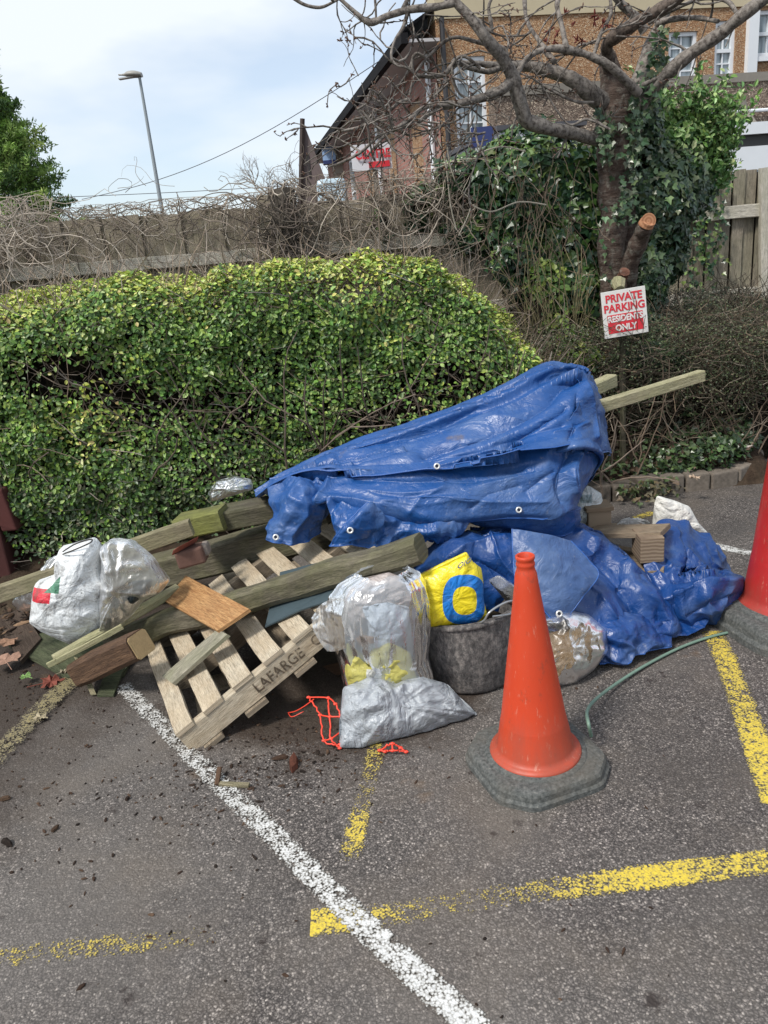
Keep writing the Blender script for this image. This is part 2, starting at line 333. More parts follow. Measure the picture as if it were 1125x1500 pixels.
def m_dash(name, c1, c2, c3):
    """pebble-dash"""
    t = NT(name); o = t.co(); k = t.sep(t.vor(55, o, out='Color'))[0]; c = t.ramp(k, [(0, c1), (.5, c2), (.85, c3), (1, (.6, .5, .38))])
    c = t.mix(t.ramp(t.noise(1.2, 5, .6, o), [(.35, 0), (.7, .4)]), c, c1); return t.fin(c, .9, t.bump(t.vor(55, o), .8, .02), .2)
def m_brick(name, a, b, mort=(.28, .25, .22)):
    t = NT(name); m = t.n('ShaderNodeTexBrick'); t.l(t.co('UV'), m.inputs[0]); m.inputs['Scale'].default_value = 1; m.inputs['Brick Width'].default_value = .225; m.inputs['Row Height'].default_value = .075; m.inputs['Mortar Size'].default_value = .008
    m.inputs['Color1'].default_value = (*a, 1); m.inputs['Color2'].default_value = (*b, 1); m.inputs['Mortar'].default_value = (*mort, 1)
    c = t.mix(t.ramp(t.noise(3, 4, .6, t.co('UV')), [(.4, 0), (.7, .4)]), m.outputs[0], tuple(x*.6 for x in a)); return t.fin(c, .9, t.bump(m.outputs[1], .4, .004), .2)
# ================================================================ THE SETTING
ss = lambda t: np.clip(t, 0, 1)**2*(3-2*np.clip(t, 0, 1))
A_ = m_asphalt()
g = MB(); g.grid(np.stack(np.meshgrid([-900, -60, -6, 6, 60, 900], [-900, -60, -6, 8, 60, 900], indexing='ij')+[np.zeros((6, 6))], -1))
tag(g.build('ground', A_, origin=(0, 0, 0)), kind='structure')

def bank_h(X, Y):
    y0 = 4.62-.55*ss((-X+.6)/2.2)+2.05*ss((X-2.45)/.5)
    h = .11*ss((Y-y0)/.10)+.62*ss((Y-y0-.1)/1.0)
    return h+.03*fbm(np.stack([X*2, Y*2, X*0], -1), 4, 3)*ss((Y-y0)/.15)
xs = np.linspace(-6, 7, 240); ys = np.linspace(3.6, 9.5, 150); X, Y = np.meshgrid(xs, ys, indexing='ij')
H = bank_h(X, Y); H = np.where(Y < 4.0, -.02, H-.012)
t = NT('soil'); o = t.co(); c = t.ramp(t.noise(18, 6, .7, o), [(.3, (.022, .014, .010)), (.6, (.06, .040, .027)), (.8, (.14, .10, .07))])
c = t.mix(t.ramp(t.noise(3, 4, .6, o), [(.45, 0), (.7, .5)]), c, (.09, .075, .05)); SOIL = t.fin(c, .95, t.bump(t.noise(45, 5, .7, o), 1, .02), .15)
b = MB(); b.grid(np.stack([X, Y, H], -1)); tag(b.build('planting_bed', SOIL, origin=(0, 0, 0), smooth=True), kind='structure')
# strip of leaf mould in front of the hedge, thinning out onto the asphalt
xs = np.linspace(-4.2, -.7, 150); q = np.linspace(0, 1, 60); X, Q = np.meshgrid(xs, q, indexing='ij')
yf = 3.30+.18*vn(np.stack([X*3, X*0, X*0], -1), 4)+.9*ss((X+1.75)/1.0)-.5*ss((-X-1.9)/1.2)
Y = yf+(4.8-yf)*Q; Z = .002+.055*ss(Q*3.5)+.022*fbm(np.stack([X*9, Y*9, X*0], -1), 4, 8)*ss(Q*8)
b = MB(); b.grid(np.stack([X, Y, Z], -1)); tag(b.build('leaf_mould', SOIL, origin=(-2, 3.8, 0), smooth=True), kind='structure')

# painted lines, worn
WHITE = m_paint('white_road_paint', (.70, .71, .70), (.50, .50, .49), .215); YEL = m_paint('yellow_road_paint', (.72, .555, .05), (.50, .375, .055), .165)
def line(name, pts, w, wear, m, z=.003):
    pts = np.array([G(*p)[:2] for p in pts]); pts = cat_rom(pts, 80); L = np.concatenate([[0], np.cumsum(np.linalg.norm(np.diff(pts, axis=0), axis=1))])
    t = np.gradient(pts, axis=0); t /= np.linalg.norm(t, axis=1)[:, None]; nrm = np.stack([t[:, 1], -t[:, 0]], -1)
    vs = np.linspace(-.5, .5, 5); g_ = np.zeros((80, 5, 3)); uv = np.zeros((80, 5, 2))
    for i, v in enumerate(vs): g_[:, i, :2] = pts+nrm*w*v; g_[:, i, 2] = z; uv[:, i, 0] = L; uv[:, i, 1] = v+.5
    b = MB(); b.grid(g_, uv, flip=True); wr = cat_rom(np.array(wear, float)[:, None], 80)[:, 0]; b.wear = np.repeat(wr, 5)
    return tag(b.build(name, m), kind='structure')
line('white_line', [(178, 1005), (225, 1052), (312, 1140), (420, 1245), (520, 1345), (610, 1430), (720, 1530)], .078, [.02, .04, .05, .00, -.02, -.03, -.05], WHITE, .006)
line('yellow_line', [(455, 1353), (570, 1340), (700, 1318), (850, 1298), (960, 1284), (1060, 1272), (1160, 1258)], .088, [-.14, .05, .11, .0, -.12, -.03, -.08], YEL)
line('yellow_line', [(-30, 1408), (60, 1396), (150, 1387), (250, 1378), (330, 1370), (400, 1358)], .078, [.06, .09, .06, .12, .22, .3], YEL)
line('yellow_line', [(512, 1262), (522, 1215), (535, 1165), (548, 1110), (556, 1070)], .072, [.10, -.05, .11, .03, .1], YEL)
line('yellow_line', [(-20, 1130), (40, 1065), (95, 1010), (125, 985), (190, 960)], .115, [.04, .02, -.02, -.06, -.04], m_paint('dirty_yellow_paint', (.30, .25, .10), (.20, .165, .09), .18), .014)
line('yellow_line', [(1043, 925), (1060, 960), (1083, 1020), (1108, 1090), (1140, 1180)], .095, [0, -.06, -.02, -.10, -.1], YEL)
line('yellow_line', [(930, 760), (955, 752), (975, 750)], .07, [.0, -.04, .05], YEL)
line('white_line', [(1035, 797), (1060, 803), (1095, 810), (1150, 818)], .085, [.05, -.02, .02, 0], WHITE)
line('white_line', [(1085, 650), (1103, 657), (1125, 659), (1150, 662)], .06, [.0, -.1, -.1, -.1], WHITE)

# ---- kerb
KERB = m_tint('weathered_concrete', .9, 30, .45, .6)
kp = np.array([[.95, 4.52], [1.46, 4.54], [1.9, 4.60], [2.18, 4.62], [2.36, 4.70], [2.52, 4.86], [2.62, 5.08], [2.70, 5.4], [2.74, 5.9]]); kk = cat_rom(kp, 400)
Lk = np.concatenate([[0], np.cumsum(np.linalg.norm(np.diff(kk, axis=0), axis=1))]); s_ = 0; i = 0
while s_ < Lk[-1]-.2:
    w = .155+.02*random.random() if s_ < 1.0 else .20
    a = np.array([np.interp(s_+.006, Lk, kk[:, 0]), np.interp(s_+.006, Lk, kk[:, 1])]); c_ = np.array([np.interp(s_+w-.006, Lk, kk[:, 0]), np.interp(s_+w-.006, Lk, kk[:, 1])])
    d = c_-a; nn = np.array([-d[1], d[0]])/np.linalg.norm(d); b = MB(); h = .115+.012*random.uniform(-1, 1); tv = random.uniform(.8, 1.1); k = np.array([.20, .17, .14])*tv*(1.25 if s_ > 1.2 else .8)
    b.obb((*a, -.03), (*d, 0), (*(nn*.13), 0), (0, 0, h+.03), col=k)
    o = bevel(b.build('kerb_stone', KERB), .014, 3); lab = 'weathered concrete kerb block edging the shrub bed'
    tag(o, lab, 'kerb', 'kerb blocks round the planting bed'); s_ += w; i += 1

# ---- timber fences
FW = m_wood('old_fence_board', (.33, .28, .215), (.50, .44, .35), (.09, .08, .055), .4, (.19, .19, .10), .3)
FR = m_wood('pale_fence_rail', (.54, .50, .42), (.68, .64, .55), (.16, .14, .10), .35, (.32, .33, .2), .25)
FN = m_wood('newer_fence_board', (.26, .225, .175), (.42, .37, .29), (.08, .07, .05), .45, (.17, .18, .10), .3)
def beam(b, p0, p1, w, h, upv=(0, 0, 1), n=8, ch=.08, jit=.0, seed=0):
    p0, p1 = np.array(p0, float), np.array(p1, float); d = p1-p0; L = np.linalg.norm(d); d /= L; sd = np.cross(d, upv); sd /= np.linalg.norm(sd); uv_ = np.cross(sd, d)
    c = ch*min(w, h); pr = np.array([(-w/2+c, -h/2), (w/2-c, -h/2), (w/2, -h/2+c), (w/2, h/2-c), (w/2-c, h/2), (-w/2+c, h/2), (-w/2, h/2-c), (-w/2, -h/2+c), (-w/2+c, -h/2)])
    ts = np.linspace(0, 1, n); g_ = np.zeros((n, 9, 3)); U = np.zeros((n, 9, 2)); per = np.concatenate([[0], np.cumsum(np.linalg.norm(np.diff(pr, axis=0), axis=1))])
    for i, t_ in enumerate(ts):
        base = p0+d*L*t_; g_[i] = base+pr[:, :1]*sd+pr[:, 1:]*uv_; U[i, :, 0] = L*t_; U[i, :, 1] = per
    if jit: 
        nz = np.stack([vn(g_*7+seed+k*9, k) for k in range(3)], -1)*jit; nz[:, 8] = nz[:, 0]; g_ = g_+nz
    b.grid(g_, U); 
    eu = np.stack([pr[:8, 0]*.05, pr[:8, 1]+.3], -1)
    b.add(g_[0, :8], [tuple(range(8))], eu); b.add(g_[-1, :8], [tuple(range(8))[::-1]], eu[::-1])
    return b
def fence(x0, x1, y, zb, zt, rails, lab, m, mr, bw=.10, posts=(), back=.03, slope=0.):
    r = thing('timber_fence', lab, 'fence', ((x0+x1)/2, y, zb)); b = MB(); x = x0; k = 0
    while x < x1:
        w = bw*random.uniform(.93, 1.05); dz = slope*(x-x0); beam(b, (x+w/2, y+.022*(k % 2), zb-.3), (x+w/2, y+.022*(k % 2), zt+dz+random.uniform(-.012, .012)), w+(.012*(k % 2) if y < 6 else -.010), .018, (0, 1, 0), 2, .05); b.uv[-3] = b.uv[-3]+[0, k*3.7]; x += w; k += 1
    b.build('board_panel', m, r)
    if y > 6: bk2 = MB(); bk2.box((x0, y+.06, zb-.2), (x1, y+.07, zt-.03)); bk2.build('gap_shade_sheet', m_plain('gap_shade', (.03, .026, .02), .9), r)  # dark sheet added behind the boards so the gaps look shaded
    for z, hh in rails:
        b = MB(); beam(b, (x0, y-.035, z), (x1, y-.035, z+slope*(x1-x0)), .05, hh, n=30, jit=.006, seed=z*5); b.build('rail', mr, r)
    for xp in posts:
        b = MB(); beam(b, (xp, y-.06, zb-.3), (xp, y-.06, zt+.03), .10, .10, (0, 1, 0), 12, .06, .004, xp); b.build('post', m, r)
    return r
zr = P(200, 378, 5.8)[2]
fence(-3.6, 1.55, 5.8, .9, 2.02, [(1.70, .085), (1.22, .08)], 'weathered grey timber fence behind the clipped hedge, overgrown with bare climber', FW, FR, .14, (-3.0, -.62, 1.3), slope=-.01)
r = fence(2.2, 3.9, 6.6, .62, P(1110, 245, 6.6)[2], [(P(1080, 311, 6.6)[2], .10), (P(1060, 432, 6.6)[2], .085)], 'pale vertical board fence with two rails at the right of the tree', FN, FR, .105, ())
b = MB(); beam(b, P(1118, 440, 6.54), P(1118, 246, 6.54)+[0, 0, 0], .06, .05, (0, 1, 0), 6); b.build('post', FR, r)

# ================================================================ BUILDINGS BEHIND THE FENCE
e1 = np.array([.985, .17, 0]); e2 = np.array([-.17, .985, 0]); ez = np.array([0, 0, 1.])
A0 = P(648, 215, 15.0); A0[2] = 0
def on(px, py, o, e):
    d = ray(px, py); M_ = np.array([[d[0], -e[0]], [d[1], -e[1]]]); k, s = np.linalg.solve(M_, (np.array(o)-EYE)[:2]); return s, (EYE+k*d)[2]
def wall_holes(o, e, nrm, s0, s1, z0, z1, holes, depth=.12):
    o = np.array(o, float); S_ = sorted({s0, s1, *[h[0] for h in holes], *[h[1] for h in holes]}); Z_ = sorted({z0, z1, *[h[2] for h in holes], *[h[3] for h in holes]}); b = MB()
    pt = lambda s, z, d=0: o+e*s+ez*z-nrm*d
    for a, c in zip(S_[:-1], S_[1:]):
        for f, g_ in zip(Z_[:-1], Z_[1:]):
            if any(h[0] < (a+c)/2 < h[1] and h[2] < (f+g_)/2 < h[3] for h in holes): continue
            b.add([pt(a, f), pt(c, f), pt(c, g_), pt(a, g_)], [(0, 1, 2, 3)], [(a, f), (c, f), (c, g_), (a, g_)])
    for h in holes:
        q = [(h[0], h[2]), (h[1], h[2]), (h[1], h[3]), (h[0], h[3])]
        for i in range(4):
            (a, f), (c, g_) = q[i], q[(i+1) % 4]; b.add([pt(a, f), pt(c, g_), pt(c, g_, depth), pt(a, f, depth)], [(0, 1, 2, 3)], [(a, f), (c, g_), (c+.1, g_), (a+.1, f)])
    return b
UP = m_plain('white_window_paint', (.72, .75, .78), .45, 0, 8, .08)
t = NT('window_glass'); GLS = t.fin(t.mix(t.ramp(t.noise(1.5, 3, .5), [(.4, 0), (.6, 1)]), (.05, .06, .07), (.16, .19, .21)), .08, None, .8)
CUR = m_plain('net_curtain', (.55, .58, .60), .8, 0, 12, .25)
def window(parent, o, e, nrm, h, cols, rows, curtain=True, blind=None):
    s0, s1, z0, z1 = h; b = MB(); ob = np.array(o)-nrm*.10; fwid = .065
    bar = lambda a, c, f, g_, d0, d1: b.obb(ob+e*a+ez*f-nrm*d0*-1, e*(c-a), ez*(g_-f), nrm*d1)
    bar(s0, s0+fwid, z0, z1, 0, .06); bar(s1-fwid, s1, z0, z1, 0, .06); bar(s0+fwid, s1-fwid, z0, z0+fwid, 0, .06); bar(s0+fwid, s1-fwid, z1-fwid, z1, 0, .06); zm = (z0+z1)/2
    bar(s0+fwid, s1-fwid, zm-.03, zm+.03, 0, .055)
    f = b.build('window', UP, parent)
    b = MB()
    for k in range(1, cols): a = s0+fwid+(s1-s0-2*fwid)*k/cols; b.obb(ob+e*(a-.012)+ez*(z0+fwid), e*.024, ez*(z1-z0-2*fwid), nrm*.03)
    for k in range(1, rows):
        if k*2 == rows: continue
        zz = z0+fwid+(z1-z0-2*fwid)*k/rows; b.obb(ob+e*(s0+fwid)+ez*(zz-.012), e*(s1-s0-2*fwid), ez*.024, nrm*.028)
    if cols > 1: b.build('glazing_bars', UP, f)
    b = MB(); b.add([ob+e*s0+ez*z0, ob+e*s1+ez*z0, ob+e*s1+ez*z1, ob+e*s0+ez*z1], [(0, 1, 2, 3)]); b.build('pane', GLS if not curtain else CUR2, f)
    b = MB(); b.obb(np.array(o)+e*(s0-.06)+ez*(z0-.09), e*(s1-s0+.12), ez*.08, nrm*.07); b.build('sill', UP, f)
t = NT('glass_with_net_curtain'); cc = t.ramp(t.math('ADD', t.math('MULTIPLY', t.noise(9, 2, .5, t.map(t.co(), (1, 1, .12))), .7), t.math('MULTIPLY', t.noise(1.2, 2, .5), .3)), [(.38, (.07, .09, .10)), (.5, (.30, .35, .37)), (.62, (.42, .47, .50))]); CUR2 = t.fin(cc, .12, None, .7)
n1 = np.array([.17, -.985, 0]); n2 = np.array([-.985, -.17, 0])
PD = m_dash('orange_pebbledash', (.24, .13, .07), (.38, .22, .12), (.48, .34, .21)); PD2 = m_dash('grey_pebbledash', (.09, .07, .055), (.19, .14, .11), (.30, .24, .19))
CREAM = m_plain('cream_render', (.50, .43, .29), .85, 0, 5, .15); CONC = m_plain('grey_coping', (.22, .20, .17), .9, 0, 12, .35)
hs = thing('pebbledash_house', 'orange brown pebble-dashed house with white sash windows above the grey wall', 'house', A0)
hol = []
for (x0, y0, x1, y1) in [(667, 82, 713, 214), (979, 46, 1021, 125), (1047, 30, 1077, 116), (1106, 14, 1150, 82)]:
    a = on(x0, (y0+y1)/2, A0, e1)[0]; c_ = on(x1, (y0+y1)/2, A0, e1)[0]; z1_ = on((x0+x1)/2, y0, A0, e1)[1]; z0_ = on((x0+x1)/2, y1, A0, e1)[1]; hol.append((a, c_, z0_, z1_))
zb = on(700, 26, A0, e1)[1]; s1_ = 11.5
b = wall_holes(A0, e1, n1, 0, s1_, 0, zb, hol, .12); b.build('wall', PD, hs)
b = MB(); b.obb(A0+ez*zb-e2*.03, e1*s1_, e2*.5, ez*1.1); b.build('cream_band', CREAM, hs)
b = MB(); b.obb(A0+ez*0+e2*.02+e1*.02, e2*9, e1*.2, ez*zb); b.build('return_wall', PD, hs)
for i, h in enumerate(hol): window(hs, A0, e1, n1, h, 2, 4 if i < 3 else 2)
b = MB(); s_dp = on(645, 120, A0, e1)[0]+.06; b.tube([A0+e1*s_dp-e2*.09+ez*0, A0+e1*s_dp-e2*.09+ez*zb], .045, 8); b.build('drainpipe', m_plain('black_pipe', (.03, .028, .03), .4), hs)
s_dp = on(1092, 60, A0, e1)[0]; b = MB(); b.obb(A0+e1*s_dp-e2*.1, e1*.20, e2*.1, ez*zb); b.build('downpipe', UP, hs)
# dash-finished parapet of the lower extension in front
A1 = P(725, 190, 13.2); A1[2] = 0; zc = on(900, 119, A1, e1)[1]
ex = thing('garden_extension', 'low grey pebble-dashed wall with concrete coping below the upper windows', 'wall', A1)
b = MB(); b.obb(A1, e1*12, e2*.25, ez*(zc-.12)); b.build('wall', PD2, ex)
b = MB(); b.obb(A1-e1*.03-e2*.04+ez*(zc-.12), e1*12.06, e2*.34, ez*.13); b.build('coping', CONC, ex)
zp = on(1040, 167, A1, e1)[1]; b = MB(); sp = on(1010, 167, A1, e1)[0]; b.tube([A1+e1*sp-e2*.06+ez*zp, A1+e1*12-e2*.06+ez*zp], .028, 8); b.build('waste_pipe', UP, ex)
A2 = P(1010, 190, 12.2); A2[2] = 0; zf = on(1090, 183, A2, e1)[1]
sh = thing('lean_to', 'white fascia and glazing of a lean-to behind the pale fence', 'lean-to', A2)
b = MB(); b.obb(A2+ez*(zf-.13), e1*9, e2*1.0, ez*.16); b.build('fascia', UP, sh)
b = MB(); b.obb(A2+ez*(zf-.28)+e2*.08, e1*9, e2*.9, ez*.14); b.build('painted_gutter_shadow', m_plain('painted_shadow', (.05, .05, .05), .7), sh)  # dark strip added beneath the fascia, painted in as its shadow
b = MB(); b.obb(A2+e1*.3+e2*.05+ez*(zf-.62), e1*8.7, e2*.8, ez*.33); b.build('upper_panel', UP, sh)
b = MB(); b.obb(A2+e1*.3+e2*.10+ez*0.2, e1*8.7, e2*.75, ez*(zf-.70)); b.build('glazing', m_plain('pale_blue_glazing', (.42, .50, .56), .25, 0, 3, .1), sh)
b = MB(); bx = on(1078, 170, A1, e1)[0]; b.tube([A1+e1*bx-e2*.16+ez*(zp+.14), A1+e1*(bx+.05)-e2*.16+ez*(zp-.02), A1+e1*(bx+.05)-e2*.5+ez*(zf+.05)], .05, 8); b.build('soil_pipe', CONC, ex)

# ---- long brick terrace running away to the left
BR = m_brick('mauve_brick', (.29, .14, .115), (.38, .20, .165)); SLATE = m_plain('dark_slate', (.015, .015, .017), .95, 0, 10, .3, .2, .05)
SOF = m_plain('grey_soffit', (.5, .48, .48), .7, 0, 5, .2)
ze = on(561, 97, A0-e1*.66, e2)[1]; TL = 14.5
te = thing('brick_terrace', 'long reddish brick terrace under a dark eave receding to the left behind the branches', 'terrace', A0)
wh = [(s, s+1.0, ze-2.3, ze-.55) for s in (1.3, 3.7, 6.3, 9.2, 12.2)]
b = wall_holes(A0-e1*.02, e2, n2, 0.0, TL, 0, ze, wh, .14); b.build('wall', BR, te)
for h in wh: window(te, A0-e1*.02, e2, n2, h, 1, 2, False)
b = MB(); b.obb(A0-e1*.55-e2*.25+ez*(ze-.02), e2*(TL+.5), e1*.54, ez*.05); b.build('soffit', SOF, te)
b = MB(); b.obb(A0-e1*.68-e2*.28+ez*(ze-.04), e2*(TL+.55), e1*.12, ez*.16); b.build('gutter', m_plain('black_gutter', (.018, .018, .02), .9, 0, 10, .2, .1, .1), te)
rr = [A0-e1*.66+ez*(ze+.12)-e2*.28, A0-e1*.66+ez*(ze+.12)+e2*(TL+.3), A0+e1*4.5+ez*(ze+3.2)+e2*(TL+.3), A0+e1*4.5+ez*(ze+3.2)+e2*2.0]
b = MB(); b.prism(rr, (0, 0, .05)); b.build('roof', SLATE, te)
for s in (0.35, 5.2):
    b = MB(); b.tube([A0-e1*.09+e2*s, A0-e1*.09+e2*s+ez*ze], .05, 8); b.build('drainpipe', UP, te)
# shop canopy with glazed front
A3 = P(728, 186, 12.3); zt3 = A3[2]; A3 = A3*[1, 1, 0]
sc_ = thing('shop_canopy', 'pale lean-to shop front with a dark top edge sloping away under the brick terrace', 'shop front', A3)
b = MB(); b.obb(A3+ez*(zt3-.05), e2*13, e1*1.4, ez*.07); b.build('top_edge', m_plain('dark_lead', (.07, .07, .08), .6), sc_)
b = MB(); b.obb(A3+ez*(zt3-.42)+e1*.05+e2*.03, e2*12.9, e1*1.2, ez*.36); b.build('fascia', m_plain('grey_white_fascia', (.45, .47, .50), .6), sc_)
b = MB(); b.obb(A3+e1*.12+e2*.1, e2*12.7, e1*1.0, ez*(zt3-.45)); b.build('front', m_plain('shop_front_glass', (.20, .24, .25), .2, 0, 2, .3), sc_)
BLUE = m_plain('deep_blue_sign', (.02, .035, .14), .6)
c1_ = P(690, 187, 12.0); c2_ = P(723, 187, 12.0); c3_ = P(692, 216, 12.0); b = MB(); b.obb([c1_[0], 12.0, c3_[2]], (c2_[0]-c1_[0], 0, 0), (0, .06, 0), (0, 0, c1_[2]-c3_[2])); bs = thing('blue_shop_sign', 'plain deep blue shop sign partly hidden by ivy, under the tall sash window', 'sign', (c1_[0], 12, c3_[2])); b.build('panel', BLUE, bs)
b = MB(); b.obb([c1_[0], 12.02, 0], (.05, 0, 0), (0, .04, 0), (0, 0, c3_[2])); b.build('post', CONC, bs)
# far parade with the red-lettered board
A4 = P(482, 200, 26); z4 = A4[2]; A4 = A4*[1, 1, 0]
fb = thing('parade_building', 'far pale shop building with brick base showing between branches left of the terrace', 'building', A4)
b = MB(); b.obb(A4, (4.2, 0, 0), (0, 4, 0), (0, 0, z4-.15)); b.build('wall', m_plain('pale_render', (.42, .38, .33), .9, 0, 1.5, .3), fb)
b = MB(); b.obb(A4+[-.1, -.1, z4-.15], (4.4, 0, 0), (0, 4.2, 0), (0, 0, .2)); b.build('roof_edge', CONC, fb)
b = MB(); b.obb(A4+[0, -.04, 0], (1.0, 0, 0), (0, .03, 0), (0, 0, z4-1.05)); b.build('brick_panel', m_brick('orange_brick', (.45, .17, .06), (.38, .15, .07)), fb)
b = MB(); b.obb(A4+[-.25, -.35, z4-.75], (.40, 0, 0), (0, .3, 0), (0, 0, .62)); ob = b.build('hanging_sign', m_plain('pale_blue_sign', (.30, .45, .70), .5), fb)
b = MB(); b.obb(A4+[-.25, -.37, z4-.80], (.40, 0, 0), (0, .34, 0), (0, 0, .10)); b.build('sign_base', BLUE, fb)
YS_ = A0[1]+e2[1]*on(574, 235, A0-e1*.1, e2)[0]-.3; kf = YS_/25
q0 = P(513, 213, YS_); q1 = P(572, 208, YS_); q2 = P(513, 252, YS_)
sg = thing('centre_sign', 'white shop board reading CENTRE in red letters, seen through the branches', 'sign', (q0[0], YS_, q2[2]))
b = MB(); b.obb([q0[0], YS_, q2[2]], (q1[0]-q0[0], 0, 0), (0, .08, 0), (0, 0, q0[2]-q2[2])); b.build('board', m_plain('white_board', (.62, .64, .68), .5, 0, 3, .05), sg)
RED = m_plain('sign_red', (.58, .02, .035), .5, 0, 20, .05)
lettering('CENTRE', .33*kf, P(546, 226, YS_-.04), (1, 0, 0), (0, 0, 1), RED, sg, .85, .004, .010)
b = MB(); b.obb([q0[0]+.5*kf, YS_-.04, q2[2]+.06*kf], (.62*kf, 0, 0), (0, .03, 0), (0, 0, .16*kf)); b.build('red_strip', RED, sg)
b = MB(); b.obb([q0[0]+.6*kf, YS_+.1, 0], (.1, 0, 0), (0, .1, 0), (0, 0, q2[2])); b.build('post', CONC, sg)
# pointed brown gable
gp = [P(443, 176, 22), P(440, 300, 22), P(480, 300, 22), P(474, 256, 22)]
b = MB(); b.prism(gp[::-1], (0, .5, 0)); gb = thing('pointed_gable', 'tall pointed brown gable wall rising above the fence in front of pale bare trees', 'gable', (gp[0][0], 22, 0)); b.build('wall', m_plain('brown_render', (.16, .125, .12), .9, 0, 2, .25), gb)
b = MB(); b.tube([P(443, 174, 21.95), P(440, 300, 21.95)], .07, 6); b.build('edge_board', m_plain('dark_trim', (.05, .035, .03), .8), gb)
w0 = P(449, 226, 21.97); b = MB(); b.obb(w0, (.05, 0, .0), (0, .03, 0), (0, 0, -.55)); b.build('slot_window', m_plain('dark_slot', (.03, .025, .025), .6), gb)
v0 = P(462, 263, 18); v1 = P(508, 279, 18); b = MB(); b.obb([v0[0], 18, v1[2]-.6], (v1[0]-v0[0], 0, 0), (0, 2.6, 0), (0, 0, v0[2]-v1[2]+.6)); vb = thing('glass_roof', 'pale blue glazed box roof showing just over the fence below the gable', 'roof', (v0[0], 18, 0)); bevel(b.build('glazing', m_plain('pale_glazing', (.45, .58, .66), .3, 0, 4, .2), vb), .1)
b = MB(); b.box((v0[0]+.05, 18.1, 0), (v1[0]-.05, 20.5, v1[2]-.6)); b.build('body', CONC, vb)

# ---- street lamp and wires
base = P(233, 290, 20); top = P(205, 113, 20); MET = m_plain('galvanised_steel', (.30, .34, .36), .5, .3, 10, .15)
sl_ = thing('street_lamp', 'tall thin grey street lamp against the pale sky at the left', 'street lamp', (top[0], 20, 0))
b = MB(); b.tube([(top[0], 20, 0), (top[0], 20, 2), (top[0]-.01, 20, top[2])], [.07, .055, .032], 10); b.build('pole', MET, sl_)
hp = P(173, 109, 20); L_ = top[0]-hp[0]+.04; b = MB(); gs = np.zeros((9, 12, 3))
for i, u_ in enumerate(np.linspace(0, 1, 9)):
    r_ = .03+.10*math.sin(min(1, u_*1.15+.12)*math.pi)**.6
    for j in range(12):
        a = j/12*2*math.pi; gs[i, j] = (top[0]+.05-L_*u_, 20+math.cos(a)*r_*1.3, top[2]+.03+math.sin(a)*r_*(.75 if math.sin(a) > 0 else .35)+.05*u_)
b.grid(np.concatenate([gs, gs[:, :1]], 1)); b.add(gs[0], [tuple(range(12))]); b.add(gs[-1], [tuple(range(12))[::-1]]); b.build('lamp_head', m_plain('lamp_grey', (.32, .31, .28), .5), sl_, smooth=True)
b = MB(); b.obb((top[0]-.48, 19.93, top[2]-.015), (.34, 0, .02), (0, .14, 0), (0, 0, .025)); b.build('lens', m_plain('lamp_lens', (.5, .5, .48), .2), sl_)
WIRE = m_plain('black_cable', (.10, .10, .11), .5)
for (xa, ya, xb, yb, lab) in [(120, 292, 640, 32, 'thin overhead cable rising to the terrace eave'), (60, 290, 560, 262, 'lower thin overhead cable running level just above the fence')]:
    pa, pb = P(xa, ya, 24), P(xb, yb, 15.5 if yb < 100 else 24); tt = np.linspace(0, 1, 24)[:, None]; pts = pa+(pb-pa)*tt; pts[:, 2] -= .5*np.sin(tt[:, 0]*math.pi)*(1 if yb < 100 else .1)
    b = MB(); b.tube(pts, .009, 4); tag(b.build('overhead_cable', WIRE), lab, 'cable')
# ================================================================ PLANTS
LEAF = m_leaf('hedge_leaf', .45, .18); IVYM = m_leaf('ivy_leaf', .32, .12); TW = m_tint('twig_bark', .85, 60, .4)
LEAF6 = np.array([(0, 0, 0), (-.30, .33, .06), (-.27, .70, .05), (0, 1, -.04), (.27, .70, .05), (.30, .33, .06)]); LF6 = [(0, 3, 2, 1), (0, 5, 4, 3)]
IVY = np.array([(0, 0, 0), (-.30, -.08, .03), (-.55, .30, .06), (-.24, .45, 0), (0, 1, -.08), (.24, .45, 0), (.55, .30, .06), (.30, -.08, .03)]); LFI = [(0, 3, 2, 1), (0, 4, 3), (0, 5, 4), (0, 7, 6, 5)]
def leaves(b, pos, nrm, size, col, shape=LEAF6, faces=LF6, jit=.7, droop=0., wide=1.):
    n = len(pos); nrm = nrm+rng.normal(0, jit, (n, 3)); nrm /= np.linalg.norm(nrm, axis=1)[:, None]
    d = rng.normal(0, 1, (n, 3)); d[:, 2] -= droop; d -= (d*nrm).sum(1)[:, None]*nrm; d /= np.linalg.norm(d, axis=1)[:, None]+1e-9; a = np.cross(d, nrm)
    sz = np.broadcast_to(size, (n,))[:, None, None]; sh = shape
    v = pos[:, None]+sz*(sh[None, :, :1]*wide*a[:, None]+sh[None, :, 1:2]*d[:, None]+sh[None, :, 2:]*nrm[:, None]*1.6)
    k = len(sh); off = np.arange(n)[:, None]*k
    vv = v.reshape(-1, 3); cc = np.repeat(col, k, 0); first = True
    for m_ in sorted({len(f) for f in faces}):
        fs = np.array([f for f in faces if len(f) == m_]); q = (off[:, :, None]+fs[None]).reshape(-1, m_)
        if first: b.add(vv, q, col=cc); first = False
        else: b.f.append(q+b.n-len(vv)); b.uv.append(np.zeros((q.size, 2)))
def pal(n, cols, wts, var=.18):
    cols = np.array(cols); k = rng.choice(len(cols), n, p=np.array(wts)/sum(wts)); return cols[k]*np.exp(rng.normal(0, var, (n, 1)))*np.exp(rng.normal(0, var*.3, (n, 3)))
